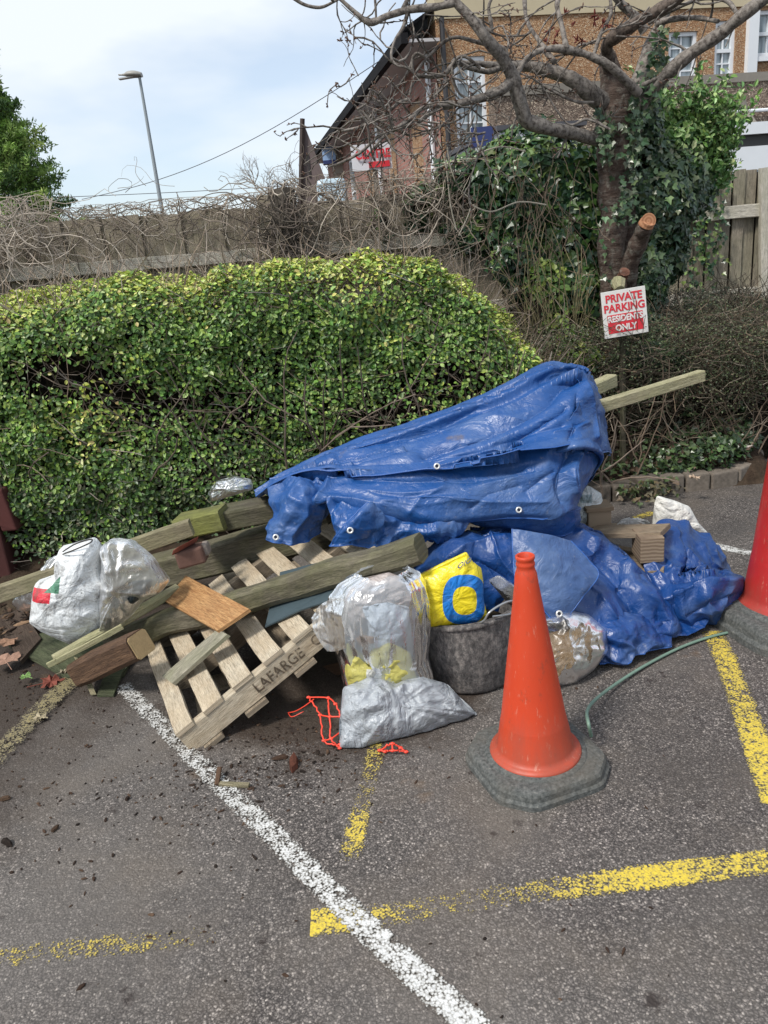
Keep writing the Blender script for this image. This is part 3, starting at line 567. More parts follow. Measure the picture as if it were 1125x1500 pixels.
def twig(p, d, L, n=6, wob=.35, grav=0.):
    pts = [np.array(p, float)]; d = np.array(d, float); d /= np.linalg.norm(d)+1e-9
    for _ in range(n):
        d = d+rng.normal(0, wob, 3)*.5; d[2] -= grav; d /= np.linalg.norm(d); pts.append(pts[-1]+d*L/n)
    return np.array(pts)
# ---- the clipped hedge: surface (X along, v round the section from foot to back)
def hx_top(X): return 1.53-.05*ss((-X-1)/2)-.10*ss((X-.30)/.28)-.85*ss((X-.42)/.95)
def hedge_pt(X, v, depth=0.):
    zt = np.maximum(hx_top(X), .45)+.03*vn(np.stack([X*2.2, v*3, X*0], -1), 2); yb = 5.02-.1*ss((X-.3)/1); yf = 4.34-.30*ss((-X-.2)/2.4)*.8+.0*X+.14*ss((X-.6)/.7)
    rc = .20; fh = zt-rc; a = fh; c = math.pi/2*rc; t_ = yb-yf-rc; tot = a+c+t_; s = v*tot
    y = np.where(s < a, yf, np.where(s < a+c, yf+rc-rc*np.cos((s-a)/rc), yf+rc+(s-a-c))); z = np.where(s < a, s, np.where(s < a+c, fh+rc*np.sin(np.clip((s-a)/rc, 0, math.pi/2)), zt+.03*(s-a-c)))
    ang = np.clip((s-a)/c, 0, 1)*math.pi/2; n = np.stack([.45*ss((X-.35)/.9), -np.cos(ang), np.sin(ang)], -1); n = n/np.linalg.norm(n, axis=-1, keepdims=True)
    p = np.stack([X, y, z], -1); bulge = .07*fbm(p*2.3, 3, 12)+.05*vn(p*6.5, 15)
    return p+n*(bulge-depth)[..., None], n, (a+c)/tot
hd = thing('clipped_hedge', 'long clipped green hedge with bare twiggy patches running behind the rubbish heap', 'hedge', (-1, 4.5, 0))
N = 150000; X = rng.uniform(-3.3, 1.62, N); v = rng.uniform(0, 1, N)**1.0
dep = rng.exponential(.045, N); p, n, tv = hedge_pt(X, v, dep-.02)
den = .53+.86*fbm(p*[1.9, 1.9, 2.6], 4, 21)-.12*ridge(p*[3.1, 3.1, 1.6], 31)
z = p[:, 2]; den = den+.20*np.exp(-((z-.80)/.22)**2); top = ss((v-tv+.12)/.12); den = den+.55*top+.25*ss((z-.9)/.5)-.60*ss((.40-z)/.38)-.26*ss((z-.75)/.2)*ss((1.22-z)/.2)*ss((X-.05)/.4)-.22*np.exp(-((X+1.25)/.25)**2-((z-1.0)/.28)**2)
keep = rng.uniform(0, 1, N) < np.clip(den+.12, .035, 1); keep &= (z > .04)&(X < 1.16+.08*rng.normal(0, 1, N)); p, n, v, X, z, top, dep = [q[keep] for q in (p, n, v, X, z, top, dep)]; N = len(p)
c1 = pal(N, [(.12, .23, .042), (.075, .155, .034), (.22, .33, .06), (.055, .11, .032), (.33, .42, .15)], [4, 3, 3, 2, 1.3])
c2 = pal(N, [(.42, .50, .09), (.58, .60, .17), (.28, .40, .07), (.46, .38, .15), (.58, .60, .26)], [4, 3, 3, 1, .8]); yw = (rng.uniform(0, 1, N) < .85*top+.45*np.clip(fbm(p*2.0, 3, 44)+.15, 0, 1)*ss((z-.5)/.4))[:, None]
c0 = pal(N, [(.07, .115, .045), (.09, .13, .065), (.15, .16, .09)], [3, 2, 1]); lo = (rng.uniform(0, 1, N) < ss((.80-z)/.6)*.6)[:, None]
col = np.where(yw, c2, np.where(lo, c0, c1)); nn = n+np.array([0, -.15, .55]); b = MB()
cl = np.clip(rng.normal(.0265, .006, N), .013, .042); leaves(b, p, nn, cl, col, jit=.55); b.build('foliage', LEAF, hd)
b = MB()
for _ in range(3400):
    X0 = rng.uniform(-3.3, 1.2); v0 = rng.uniform(0.0, .98); q, nq, _t = hedge_pt(np.array([X0]), np.array([v0]), np.array([rng.uniform(.02, .22)])); q = q[0]; d = nq[0]*rng.uniform(-.1, .7)+np.array([rng.normal(0, .8), rng.normal(0, .3), rng.uniform(.1, 1.0)])
    L = rng.uniform(.12, .42); g_ = rng.uniform(.6, 1.3); k = np.array([.26, .20, .15])*g_ if rng.uniform() < .75 else np.array([.33, .28, .24])*g_
    b.tube(twig(q, d, L, 5, .35), np.linspace(1, .45, 6)*rng.uniform(.0016, .0042), 3, k, False)
for _ in range(170):
    X0 = rng.uniform(-3.2, 1.5); st = np.array([X0, 4.62+rng.normal(0, .1), 0.05]); d = np.array([rng.normal(0, .35), rng.normal(-.15, .25), 1]); zt = max(.45, float(hx_top(np.array([X0]))[0]))
    b.tube(twig(st, d, zt*.85, 9, .3), np.linspace(.008, .003, 10), 5, np.array([.19, .15, .12])*rng.uniform(.7, 1.3), False)
b.build('branches', TW, hd)
# dark twig-coloured core, added inside the leaves to block light and stand for shade
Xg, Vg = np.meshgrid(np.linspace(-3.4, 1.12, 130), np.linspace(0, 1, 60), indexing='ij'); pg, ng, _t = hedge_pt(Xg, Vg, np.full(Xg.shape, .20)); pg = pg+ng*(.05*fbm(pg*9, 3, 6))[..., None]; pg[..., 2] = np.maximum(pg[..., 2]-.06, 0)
b = MB(); b.grid(pg, flip=True); t = NT('dark_infill'); SH = t.fin(t.ramp(t.noise(40, 5, .7, t.map(t.co(), (1, 1, .5))), [(.4, (.008, .007, .005)), (.62, (.032, .026, .016)), (.78, (.10, .075, .05))]), .95, t.bump(t.noise(60, 4, .7), 1, .02), .1); b.build('shade_core', SH, hd)

# ---- bare climber over the left fence
def vines(b, n, xr, yr, zr_, L, rad, cols, wob=.5, horiz=1., grav=0., zcap=.03):
    for _ in range(n):
        p0 = np.array([rng.uniform(*xr), rng.uniform(*yr), rng.uniform(*zr_)]); d = np.array([rng.normal(0, horiz), rng.normal(0, .25), rng.normal(0, .7)]); m_ = 10
        pts = [p0]; d /= np.linalg.norm(d); cv = rng.normal(0, .32); LL = rng.uniform(*L)
        for _k in range(m_):
            cv = cv*.8+rng.normal(0, wob*.4); c_, s_ = math.cos(cv), math.sin(cv); d = np.array([d[0]*c_-d[2]*s_, d[1]*.7+rng.normal(0, .12), d[0]*s_+d[2]*c_-grav]); d /= np.linalg.norm(d); q = pts[-1]+d*LL/m_
            q[1] = min(max(q[1], yr[0]-.1), yr[1]+.1); zl = zr_[1]+zcap
            if q[2] > zl: q[2] = zl-.2*(q[2]-zl); d[2] = -abs(d[2])*.6
            pts.append(q)
        k = np.array(cols[rng.integers(len(cols))])*rng.uniform(.7, 1.25); b.tube(pts, np.linspace(1, .5, 11)*rng.uniform(*rad), 4, k, False)
VC = [(.36, .30, .24), (.26, .215, .175), (.50, .44, .37), (.16, .13, .105)]
cl_ = thing('bare_climber', 'tangle of bare grey brown climber stems matted over the long fence', 'climber', (-1.2, 5.7, .9)); b = MB()
vines(b, 330, (-3.5, .9), (5.60, 5.76), (1.80, 2.04), (.25, .8), (.0018, .0045), VC, .7)
vines(b, 240, (-3.5, .9), (5.55, 5.85), (1.92, 2.05), (.25, .8), (.0015, .0042), VC, .8)
vines(b, 26, (-3.3, 1.0), (5.6, 5.8), (2.1, 2.2), (.2, .5), (.0015, .003), VC, .9, zcap=.16)
vines(b, 230, (-3.5, -2.15), (5.3, 5.8), (1.75, 2.14), (.3, .9), (.002, .005), [(.52, .45, .38), (.40, .34, .28)], .8)
vines(b, 150, (-.75, .85), (5.5, 5.72), (1.6, 2.10), (.3, .9), (.002, .006), VC, .8, .6)
vines(b, 60, (-3.5, 1.3), (5.5, 5.74), (1.2, 1.75), (.3, .8), (.002, .004), VC, .6)
b.build('stems', TW, cl_)
pk = P(412, 280, 5.6); b = MB(); b.tube([(pk[0], 5.68, .9), (pk[0], 5.68, pk[2]+.02)], [.10, .085], 8, (.10, .085, .07)); b.build('old_stem', TW, cl_)
b = MB(); vines(b, 95, (pk[0]-.10, pk[0]+.08), (5.5, 5.62), (1.5, pk[2]-.05), (.2, .45), (.003, .008), [(.10, .085, .07), (.16, .13, .11)], .5, .4); b.build('dark_knot', TW, cl_)

# ---- ivy masses
def ivy(name, lab, blobs, n, cols, wts, size, loc, droop=.6, cat='ivy', ncore=True, sh=IVY, fc=LFI, wide=1., mat=None, up_=.25):
    r = thing(name, lab, cat, loc); b = MB(); tot = sum(q[2][0]*q[2][2] for q in blobs); cores = []
    for (c_, rr_, ra) in [(np.array(q[0]), None, np.array(q[2])) for q in blobs]:
        m_ = int(n*ra[0]*ra[2]/tot); d = rng.normal(0, 1, (m_, 3)); d[:, 1] = -np.abs(d[:, 1])*1.0-.0; d /= np.linalg.norm(d, axis=1)[:, None]
        rad = (1-rng.exponential(.09, m_)); q = c_+d*ra*rad[:, None]*(1+.22*fbm(c_+d*1.7+c_*3, 3, 5))[:, None]
        dn = .72+.8*fbm(q*4.5, 3, 9); k = rng.uniform(0, 1, m_) < dn; q, d = q[k], d[k]; nn_ = d/ra; nn_ /= np.linalg.norm(nn_, axis=1)[:, None]; nn_[:, 2] += up_; nn_[:, 1] -= .3
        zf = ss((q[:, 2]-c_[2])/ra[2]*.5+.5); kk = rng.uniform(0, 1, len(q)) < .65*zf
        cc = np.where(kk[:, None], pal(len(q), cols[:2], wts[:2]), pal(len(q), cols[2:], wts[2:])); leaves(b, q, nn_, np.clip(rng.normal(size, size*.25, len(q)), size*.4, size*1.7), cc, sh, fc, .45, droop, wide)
        th, ph = np.meshgrid(np.linspace(0, 2*math.pi, 25), np.linspace(0, math.pi, 13), indexing='ij'); s3 = np.stack([np.cos(th)*np.sin(ph), np.sin(th)*np.sin(ph), np.cos(ph)], -1); cores.append(c_+s3*ra*.52*(1+.15*vn(s3*3, 2))[..., None])
    b.build('foliage', mat or IVYM, r)
    if ncore:
        for g_ in cores:
            core = MB(); core.grid(g_, flip=True); core.build('shade_core', SH, r)  # added dark core in each leaf mass, standing in for inner shade
    return r
def blob(px, py, Y, rx, ry, rz): return (P(px, py, Y), None, (rx, ry, rz))
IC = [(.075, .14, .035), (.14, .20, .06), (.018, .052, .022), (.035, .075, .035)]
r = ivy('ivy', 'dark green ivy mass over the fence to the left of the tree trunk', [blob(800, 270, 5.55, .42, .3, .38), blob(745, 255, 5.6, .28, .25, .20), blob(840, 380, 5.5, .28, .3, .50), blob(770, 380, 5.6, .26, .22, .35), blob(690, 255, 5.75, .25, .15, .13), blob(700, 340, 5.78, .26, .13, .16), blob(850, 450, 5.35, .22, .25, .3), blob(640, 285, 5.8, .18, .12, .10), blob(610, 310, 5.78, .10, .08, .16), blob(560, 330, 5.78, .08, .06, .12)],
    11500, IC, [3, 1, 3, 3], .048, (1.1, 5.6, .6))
b = MB()
for _ in range(120):
    q = P(rng.uniform(700, 870), rng.uniform(210, 430), 5.2); b.tube(twig(q, (rng.normal(0, .5), -.1, -1), rng.uniform(.2, .6), 8, .4), .0022, 3, np.array([.2, .15, .11])*rng.uniform(.6, 1.5), False)
b.build('stems', TW, r)
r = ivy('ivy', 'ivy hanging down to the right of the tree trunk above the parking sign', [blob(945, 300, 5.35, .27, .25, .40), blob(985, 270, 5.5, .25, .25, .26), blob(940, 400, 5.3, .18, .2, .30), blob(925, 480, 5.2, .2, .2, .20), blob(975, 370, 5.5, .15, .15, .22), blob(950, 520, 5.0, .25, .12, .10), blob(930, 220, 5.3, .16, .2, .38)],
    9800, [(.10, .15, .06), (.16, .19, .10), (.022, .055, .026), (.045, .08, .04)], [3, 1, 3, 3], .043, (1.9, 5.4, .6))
b = MB()
for _ in range(34):
    q = P(rng.uniform(1000, 1062), rng.uniform(240, 420), 6.5); leaves(b, q+rng.normal(0, .03, (9, 3))*[1, .3, 3], np.array([[0, -1., .2]]*9), .04, pal(9, IC, [1, 1, 1, 1]), IVY, LFI, .4, .7)
b.build('trailing_leaves', IVYM, r)
GR = [(.19, .33, .08), (.31, .42, .17), (.06, .14, .035), (.11, .22, .06)]
bu = ivy('evergreen_shrub', 'bright green upright leafy shrub at the top of the right hand ivy', [blob(985, 235, 5.55, .25, .25, .26), blob(960, 190, 5.6, .12, .18, .20), blob(1030, 250, 5.6, .17, .2, .16), blob(1045, 215, 5.7, .10, .10, .10), blob(935, 250, 5.5, .12, .12, .22)], 5200, GR, [3, 2, 3, 3], .046, (2.1, 5.6, 1.2), -1.2, 'shrub', False, LEAF6, LF6, .75, LEAF, .1)
b = MB(); sb_ = MB()
for _ in range(150):
    q = P(rng.uniform(925, 1075), rng.uniform(175, 275), 5.5); tw = twig(q, (rng.normal(.1, .35), rng.normal(0, .2)-.1, 1), rng.uniform(.15, .36), 8, .25); sb_.tube(tw, .002, 3, (.14, .16, .07), False); tq = np.repeat(tw[1:], 3, 0)+rng.normal(0, .012, (24, 3)); leaves(b, tq, np.tile([0, -.6, .6], (24, 1)), rng.uniform(.03, .055, 24), pal(24, GR, [3, 2, 2, 3]), jit=.6, droop=-.9, wide=.75)
b.build('young_leaves', LEAF, bu); sb_.build('shoots', TW, bu)
bu2 = ivy('evergreen_shrub', 'bright green leafy crown showing above the left ivy and under the low branch', [blob(800, 225, 5.7, .2, .2, .12), blob(735, 232, 5.75, .16, .14, .09)], 1500, GR, [3, 2, 3, 3], .042, (1.1, 5.7, 1.2), -.8, 'shrub', True, LEAF6, LF6, .75, LEAF, .1)
YG = [(.24, .30, .06), (.15, .23, .045), (.06, .12, .03), (.10, .17, .045)]
sp_ = ivy('young_shrub', 'yellow green young shrub with upright shoots between hedge end and ivy', [blob(800, 430, 5.15, .14, .15, .20), blob(830, 490, 5.05, .17, .18, .18), blob(845, 525, 4.95, .16, .15, .10)], 1500, YG, [2, 3, 3, 3], .036, (1.05, 5, .3), -.5, 'shrub', False, LEAF6, LF6, 1.2, LEAF, .3)
b = MB()
for _ in range(60):
    q = P(rng.uniform(770, 860), rng.uniform(470, 560), 4.95); tw = twig(q, (rng.normal(0, .25), 0, 1), rng.uniform(.25, .65), 8, .25); b.tube(tw, .0025, 3, (.20, .17, .09), False)
b.build('shoots', TW, sp_)
# ---- bare box-like shrub on the bed at the right
def in_bush(n):
    X = rng.uniform(.95, 2.85, n); Y = rng.uniform(4.55, 5.75, n); s = (X-.95)/1.9
    zt = .98+.08*np.sin(s*3+.5)+.05*vn(np.stack([X*4, Y*4, X*0], -1), 3)+.14*(Y-4.6)-.30*ss((X-2.3)/.5)*0; zb = np.where(X > 2.25, .22+.5*ss((X-2.25)/.5), .1)
    y0 = 4.62+.08*vn(np.stack([X*3, X*0, X*0], -1), 8); Y = y0+(Y-4.55)*.95; u_ = rng.uniform(0, 1, n); Z = zb+(zt-zb)*u_**.8; Y = Y+.12*(1-u_)
    return np.stack([X, Y, Z], -1)
bs_ = thing('bare_shrub', 'wide low shrub of fine dark bare twigs on the bed at the right', 'shrub', (1.9, 5, .1)); b = MB()
Q = in_bush(7200)
for q in Q:
    hz = q[2]; k = np.array([.085, .07, .05]) if rng.uniform() < .65 else (np.array([.15, .11, .075]) if rng.uniform() < .6 else np.array([.28, .23, .18])); d = np.array([rng.normal(0, 1.0), rng.normal(0, .5)-.2, rng.normal(.3, .6)])
    b.tube(twig(q, d, rng.uniform(.08, .30), 4, .45), rng.uniform(.001, .0026), 3, k*rng.uniform(.6, 1.3), False)
for _ in range(110):
    q = in_bush(1)[0]; q[2] = .12; b.tube(twig(q, (rng.normal(0, .5), -.2, 1), rng.uniform(.5, .9), 8, .35), np.linspace(.006, .002, 9), 4, np.array([.20, .15, .11])*rng.uniform(.6, 1.4), False)
b.build('twigs', TW, bs_)
b = MB(); Q = in_bush(62000); Q = Q[rng.uniform(0, 1, len(Q)) < ss((Q[:, 2]-.42)/.28)+.14]; leaves(b, Q, np.tile([0, -.4, .8], (len(Q), 1)), .015, pal(len(Q), [(.085, .11, .05), (.13, .15, .075), (.05, .068, .035), (.16, .12, .075)], [3, 2, 3, 1]), jit=.7); b.build('small_leaves', LEAF, bs_)
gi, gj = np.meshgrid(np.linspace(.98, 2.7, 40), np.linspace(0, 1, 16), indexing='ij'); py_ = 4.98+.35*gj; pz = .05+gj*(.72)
b = MB(); b.grid(np.stack([gi, py_+.04*vn(np.stack([gi*6, gj*6, gi*0], -1), 1), pz*np.where(gi > 2.2, 1-.0*gi, 1)], -1)); b.build('shade_core', SH, bs_)  # dark sheet added among the twigs in place of their shade
# ---- ground ivy along the kerb
n = 2600; X = rng.uniform(1.0, 2.62, n); Yk = np.interp(X, kp[:, 0], kp[:, 1]); Y = Yk+.05+rng.exponential(.16, n)*(.5+.8*(X > 1.7)); Z = bank_h(X, Y)+rng.uniform(.01, .16, n)*(.4+.9*np.exp(-((X-2.1)/.35)**2)); q = np.stack([X, Y, Z], -1); k = rng.uniform(0, 1, n) < .3+.8*np.exp(-((X-2.1)/.4)**2); q = q[k]
b = MB(); leaves(b, q, np.tile([0, -.6, .8], (len(q), 1)), rng.uniform(.02, .05, len(q)), pal(len(q), [(.05, .09, .03), (.10, .15, .06), (.03, .055, .022), (.10, .07, .05)], [3, 2, 3, 1]), IVY, LFI, .5, .2)
n = 160; X = rng.uniform(1.45, 1.85, n); q = np.stack([X, np.interp(X, kp[:, 0], kp[:, 1])-rng.exponential(.05, n), .02+rng.uniform(0, .1, n)], -1); leaves(b, q, np.tile([0, -.6, .8], (n, 1)), rng.uniform(.02, .045, n), pal(n, [(.07, .10, .04), (.12, .10, .06)], [2, 2]), IVY, LFI, .6, .2)
tag(b.build('ground_ivy', IVYM), 'low ivy spreading over the soil behind the kerb', 'ground cover', kind='stuff')

# ---- the gnarled cherry tree, surveyed from its outline
BARK = NT('cherry_bark'); o = BARK.co(); cb = BARK.mix(BARK.ramp(BARK.noise(9, 5, .7, BARK.map(o, (1, 1, 5))), [(.35, 0), (.65, 1)]), (.045, .030, .024), (.13, .10, .085))
cb = BARK.mix(1, cb, BARK.attr('tint'), 'MULTIPLY'); cb = BARK.mix(BARK.ramp(BARK.noise(26, 5, .7, o), [(.5, 0), (.66, .7)]), cb, (.21, .20, .17)); BARKM = BARK.fin(cb, .85, BARK.bump(BARK.noise(22, 5, .7, BARK.map(o, (1, 1, 4))), .9, .02), .25)
BL = NT('cherry_branch'); o = BL.co(); cb = BL.mix(BL.ramp(BL.noise(40, 4, .7, o), [(.35, 0), (.60, 1)]), (.05, .04, .034), (.24, .215, .19)); cb = BL.mix(1, cb, BL.attr('tint'), 'MULTIPLY'); BLM = BL.fin(cb, .8, BL.bump(BL.noise(70, 4, .7, o), .6, .006), .3)
TY = 5.1
tr = thing('cherry_tree', 'gnarled leafless cherry tree with pruned limbs and ivy on its trunk', 'tree', P(905, 520, TY)*[1, 1, 0]+[0, 0, .3])
rs = .90
def limb(b, pts, r_px, dY=None, n=8, col=(1, 1, 1), kn=.2, steps=7):
    m_ = len(pts); dY = dY or [0]*m_; q = np.array([P(x, y, TY+d) for (x, y), d in zip(pts, dY)]); r_ = np.interp(np.linspace(0, 1, m_), np.linspace(0, 1, len(r_px)), r_px)*.5*(TY*.97)/FPX*rs
    N_ = m_*steps; q = cat_rom(q, N_); r_ = cat_rom(r_[:, None], N_)[:, 0]; r_ = r_*(1+kn*vn(q*9+3, 4)+kn*.6*vn(q*26, 5)); q = q+np.stack([vn(q*6+k*5, k) for k in range(3)], -1)*r_[:, None]*.25
    b.tube(q, np.maximum(r_, .002), n, col); return q
b = MB()
dark = (1, .96, .92)
limb(b, [(900, 560), (899, 470), (897, 400), (897, 330), (899, 260), (900, 200), (900, 150), (893, 105), (888, 75)], [50, 44, 40, 42, 46, 56, 52, 34, 20], n=14, col=dark)
limb(b, [(925, 560), (922, 460), (917, 380), (914, 320), (912, 250), (912, 190), (925, 150), (945, 118)], [30, 30, 26, 30, 36, 44, 34, 24], [.05]*8, n=12, col=(.75, .68, .64))
limb(b, [(917, 420), (925, 385), (938, 350), (946, 330)], [30, 27, 26, 24], [0, -.1, -.2, -.28], n=12, col=dark)
limb(b, [(905, 420), (911, 408), (915, 398)], [26, 20, 18], [-.05, -.15, -.2], n=10, col=(1.6, 1, .8))
limb(b, [(915, 190), (932, 155), (948, 125)], [38, 28, 24], n=12, col=dark)
b.build('trunk', BARKM, tr, smooth=True)
cf = MB(); a0 = P(946, 330, TY-.285); a1 = P(949, 324, TY-.30); cf.tube([a0+(a1-a0)*0, a1], [.047, .044], 16); cf.add([a1+np.array([math.cos(t_)*.044, -.012, math.sin(t_)*.046]) for t_ in np.linspace(0, 2*math.pi, 16, endpoint=False)], [tuple(range(16))])
t = NT('fresh_cut_wood'); wv = t.n('ShaderNodeTexWave'); wv.wave_type = 'RINGS'; wv.rings_direction = 'Y'; t.l(t.map(t.co(), loc=tuple(-(np.array(a1)-np.array(tr.location)))), wv.inputs[0]); wv.inputs['Scale'].default_value = 18; wv.inputs['Distortion'].default_value = 2
CUT = t.fin(t.ramp(wv.outputs[1], [(0, (.28, .12, .055)), (1, (.42, .21, .11))]), .8); cf.build('cut_face', CUT, tr)
b = MB(); LIMBS = []; rs = .80
def L(*a, **k): LIMBS.append(limb(b, *a, **k))
L([(895, 208), (868, 203), (835, 194), (800, 186), (772, 178), (764, 160), (757, 132), (752, 112), (735, 84), (712, 55), (690, 28), (668, 4), (655, -14)], [26, 22, 21, 22, 26, 22, 22, 20, 18, 16, 15, 13, 11], [0, -.1, -.2, -.28, -.32, -.35, -.38, -.4, -.45, -.5, -.5, -.5, -.5], n=10, kn=.16)
L([(890, 155), (862, 135), (835, 116), (805, 106), (770, 98), (735, 97), (700, 93), (662, 90)], [36, 27, 24, 20, 17, 14, 10, 8], [0, -.1, -.12, -.1, -.1, -.15, -.2, -.25], n=10, kn=.16)
L([(935, 138), (905, 108), (880, 90), (848, 76), (815, 71), (788, 76), (768, 92), (757, 112)], [13, 13, 13, 12, 11, 9, 8, 8], [-.2, -.28, -.3, -.32, -.34, -.36, -.38, -.4])
L([(925, 180), (945, 145), (968, 118), (995, 92), (1030, 66), (1062, 44), (1092, 20), (1130, -8)], [34, 24, 22, 21, 20, 19, 18, 17], [0, -.12, -.2, -.28, -.36, -.42, -.5, -.55], n=10)
L([(925, 140), (938, 105), (950, 75), (962, 48), (970, 30), (985, 0), (990, -20)], [26, 24, 22, 20, 18, 14, 12], [.02, .05, .08, .1, .1, .12, .14], n=10)
L([(893, 112), (890, 85), (888, 66), (905, 52), (930, 38), (955, 22), (985, 4), (1010, -16)], [24, 24, 22, 22, 20, 19, 16, 14], [0, -.08, -.14, -.2, -.25, -.28, -.3, -.35], n=10, col=(.55, .48, .44))
L([(945, 45), (930, 25), (912, 8), (898, -12)], [16, 16, 14, 12], [.05, .02, 0, 0])
L([(962, 36), (985, 28), (1020, 26), (1052, 31)], [11, 10, 8, 6], [.05, -.05, -.15, -.3])
L([(950, 34), (985, 14), (1030, -2), (1065, 2), (1080, 22)], [7, 7, 7, 6, 5], [0, -.1, -.25, -.35, -.42])
L([(672, 2), (640, 10), (600, 14), (566, 24), (543, 34), (522, 20), (500, 0), (490, -10)], [13, 11, 10, 9, 9, 7, 6, 5], [-.5]*8)
L([(430, -2), (448, 8), (470, 11), (490, 2), (500, -4)], [5, 5, 5, 4, 4], [-.5]*5)
L([(752, 115), (735, 130), (708, 142), (680, 150), (648, 153), (620, 158), (596, 178), (565, 198), (538, 228)], [15, 14, 12, 11, 9, 7, 6, 5, 3], [-.4, -.42, -.45, -.5, -.52, -.55, -.57, -.6, -.62])
L([(735, 97), (715, 105), (690, 100), (668, 92), (650, 108), (625, 112), (607, 108), (604, 88), (612, 78), (632, 92)], [10, 10, 9, 8, 7, 6, 5, 5, 4, 3], [-.15, -.2, -.24, -.28, -.3, -.32, -.34, -.34, -.34, -.3])
L([(704, 100), (680, 82), (664, 92), (664, 115), (672, 136), (685, 146), (690, 160), (670, 176), (640, 186), (620, 200)], [6, 5, 5, 4, 4, 4, 3, 3, 3, 2], [-.3]*10)
L([(755, 128), (745, 95), (738, 70), (700, 62), (665, 55), (640, 70), (610, 105), (600, 140)], [8, 7, 6, 6, 5, 5, 4, 3], [-.4]*8)
L([(700, 30), (720, 45), (716, 10), (725, -10)], [7, 6, 5, 5], [-.5]*4)
L([(590, 14), (600, -6)], [7, 5], [-.5]*2)
L([(598, 16), (590, 40), (578, 60), (573, 82), (580, 95), (590, 98)], [6, 5, 4, 4, 3, 3], [-.5, -.5, -.52, -.54, -.55, -.55])
L([(540, 33), (550, 28), (560, 30)], [7, 5, 4], [-.5]*3)
L([(668, 155), (640, 160), (610, 180), (585, 188), (555, 200), (530, 222), (505, 236), (480, 245)], [7, 7, 6, 6, 5, 5, 4, 3], [-.5, -.52, -.55, -.57, -.6, -.6, -.6, -.6])
L([(600, 145), (585, 150), (560, 170), (530, 185), (500, 192)], [5, 5, 4, 4, 3], [-.55]*5)
L([(830, 72), (824, 40), (816, 10), (818, -10)], [9, 8, 8, 8], [-.34, -.3, -.25, -.2]); L([(868, 85), (880, 50), (895, 20), (893, -8)], [6, 6, 6, 6], [-.3]*4)
L([(812, 90), (790, 60), (772, 30), (768, -5)], [9, 8, 7, 7], [-.3, -.2, -.1, 0])
L([(932, 130), (955, 118), (985, 105), (1008, 84), (1010, 72)], [8, 7, 6, 5, 4], [-.15, -.2, -.25, -.3, -.3])
L([(870, 150), (840, 148), (800, 128), (776, 112)], [5, 5, 4, 3], [-.2]*4); L([(893, 190), (860, 175), (830, 180), (790, 120)], [4, 4, 3, 3], [-.3]*4)
# regrowth twigs with bud clusters
T2 = [q for i, q in enumerate(LIMBS) if i not in (3, 4)]
def grow(p, d, L_, r_, lev, bend):
    k = 7; pts = [p]; 
    for _ in range(k):
        d = d+rng.normal(0, .22, 3)*[1, .6, 1]+bend*.09; d = d/np.linalg.norm(d); pts.append(pts[-1]+d*L_/k)
    pts = np.array(pts); tc_ = rng.uniform(.55, 1.15); b.tube(pts, np.linspace(r_, r_*.55, k+1)*(1+.25*rng.uniform(-1, 1, k+1)), 5, (tc_,)*3, True)
    if lev > 0:
        for _ in range(rng.integers(1, 4)):
            i = rng.integers(2, k); dd = (pts[i+1]-pts[i]); dd /= np.linalg.norm(dd); grow(pts[i], dd+rng.normal(0, .6, 3)*[1, .5, 1], L_*rng.uniform(.35, .7), r_*.62, lev-1, rng.normal(0, 1, 3))
    for _ in range(2):
        i = rng.integers(2, k+1); buds.append(pts[i])
buds = []
for q in T2:
    ln = len(q); cnt = max(1, int(ln/13))
    for _ in range(cnt):
        i = rng.integers(3, ln-1); d = rng.normal(0, 1, 3)*[1, .5, 1]+[-.6, -.1, .1]; grow(q[i], d/np.linalg.norm(d), rng.uniform(.18, .48), rng.uniform(.004, .0075), 1, np.array([rng.normal(0, 1), 0, rng.normal(-.4, 1)]))
for _ in range(46):
    q = P(rng.uniform(505, 720), rng.uniform(110, 240), TY-.55+rng.normal(0, .1)); d = np.array([rng.normal(-.8, .8), rng.normal(0, .3), rng.normal(-.25, .8)]); grow(q, d/np.linalg.norm(d), rng.uniform(.15, .4), rng.uniform(.0035, .0065), 1, np.array([0, 0, rng.normal(-.2, .9)]))
b.build('branches', BLM, tr, smooth=True)
b = MB()
for q in buds: 
    for _ in range(rng.integers(1, 4)):
        d = rng.normal(0, 1, 3); d /= np.linalg.norm(d); s_ = rng.uniform(.010, .020); b.tube([q, q+d*s_*.5, q+d*s_], [.003, .0042, .001], 4, (.13, .075, .055), False)
for _ in range(12):
    q = P(rng.uniform(790, 905), rng.uniform(20, 75), TY-.3)
    for _ in range(5): d = rng.normal(0, 1, 3); d /= np.linalg.norm(d); b.tube([q, q+d*.018, q+d*.035], [.003, .005, .001], 4, (.16, .04, .03), False)
b.build('buds', TW, tr)
b = MB(); n = 900; ps = []
for (x0, y0, x1, y1, sp, m_) in [(952, 150, 972, 40, 14, 300), (915, 330, 935, 150, 16, 420), (885, 160, 892, 240, 14, 200), (940, 120, 925, 200, 12, 200), (893, 300, 890, 420, 12, 40)]:
    for _ in range(int(m_*.6)): t_ = rng.uniform(); ps.append(P(x0+(x1-x0)*t_+rng.normal(0, sp*.6), y0+(y1-y0)*t_, TY-.12+rng.normal(0, .05)))
ps = np.array(ps); leaves(b, ps, np.tile([0, -1., .3], (len(ps), 1)), rng.uniform(.02, .05, len(ps)), pal(len(ps), [(.05, .10, .04), (.11, .16, .08), (.20, .22, .15), (.03, .06, .03)], [3, 3, 1, 3]), IVY, LFI, .5, .6); b.build('trunk_ivy', IVYM, tr)
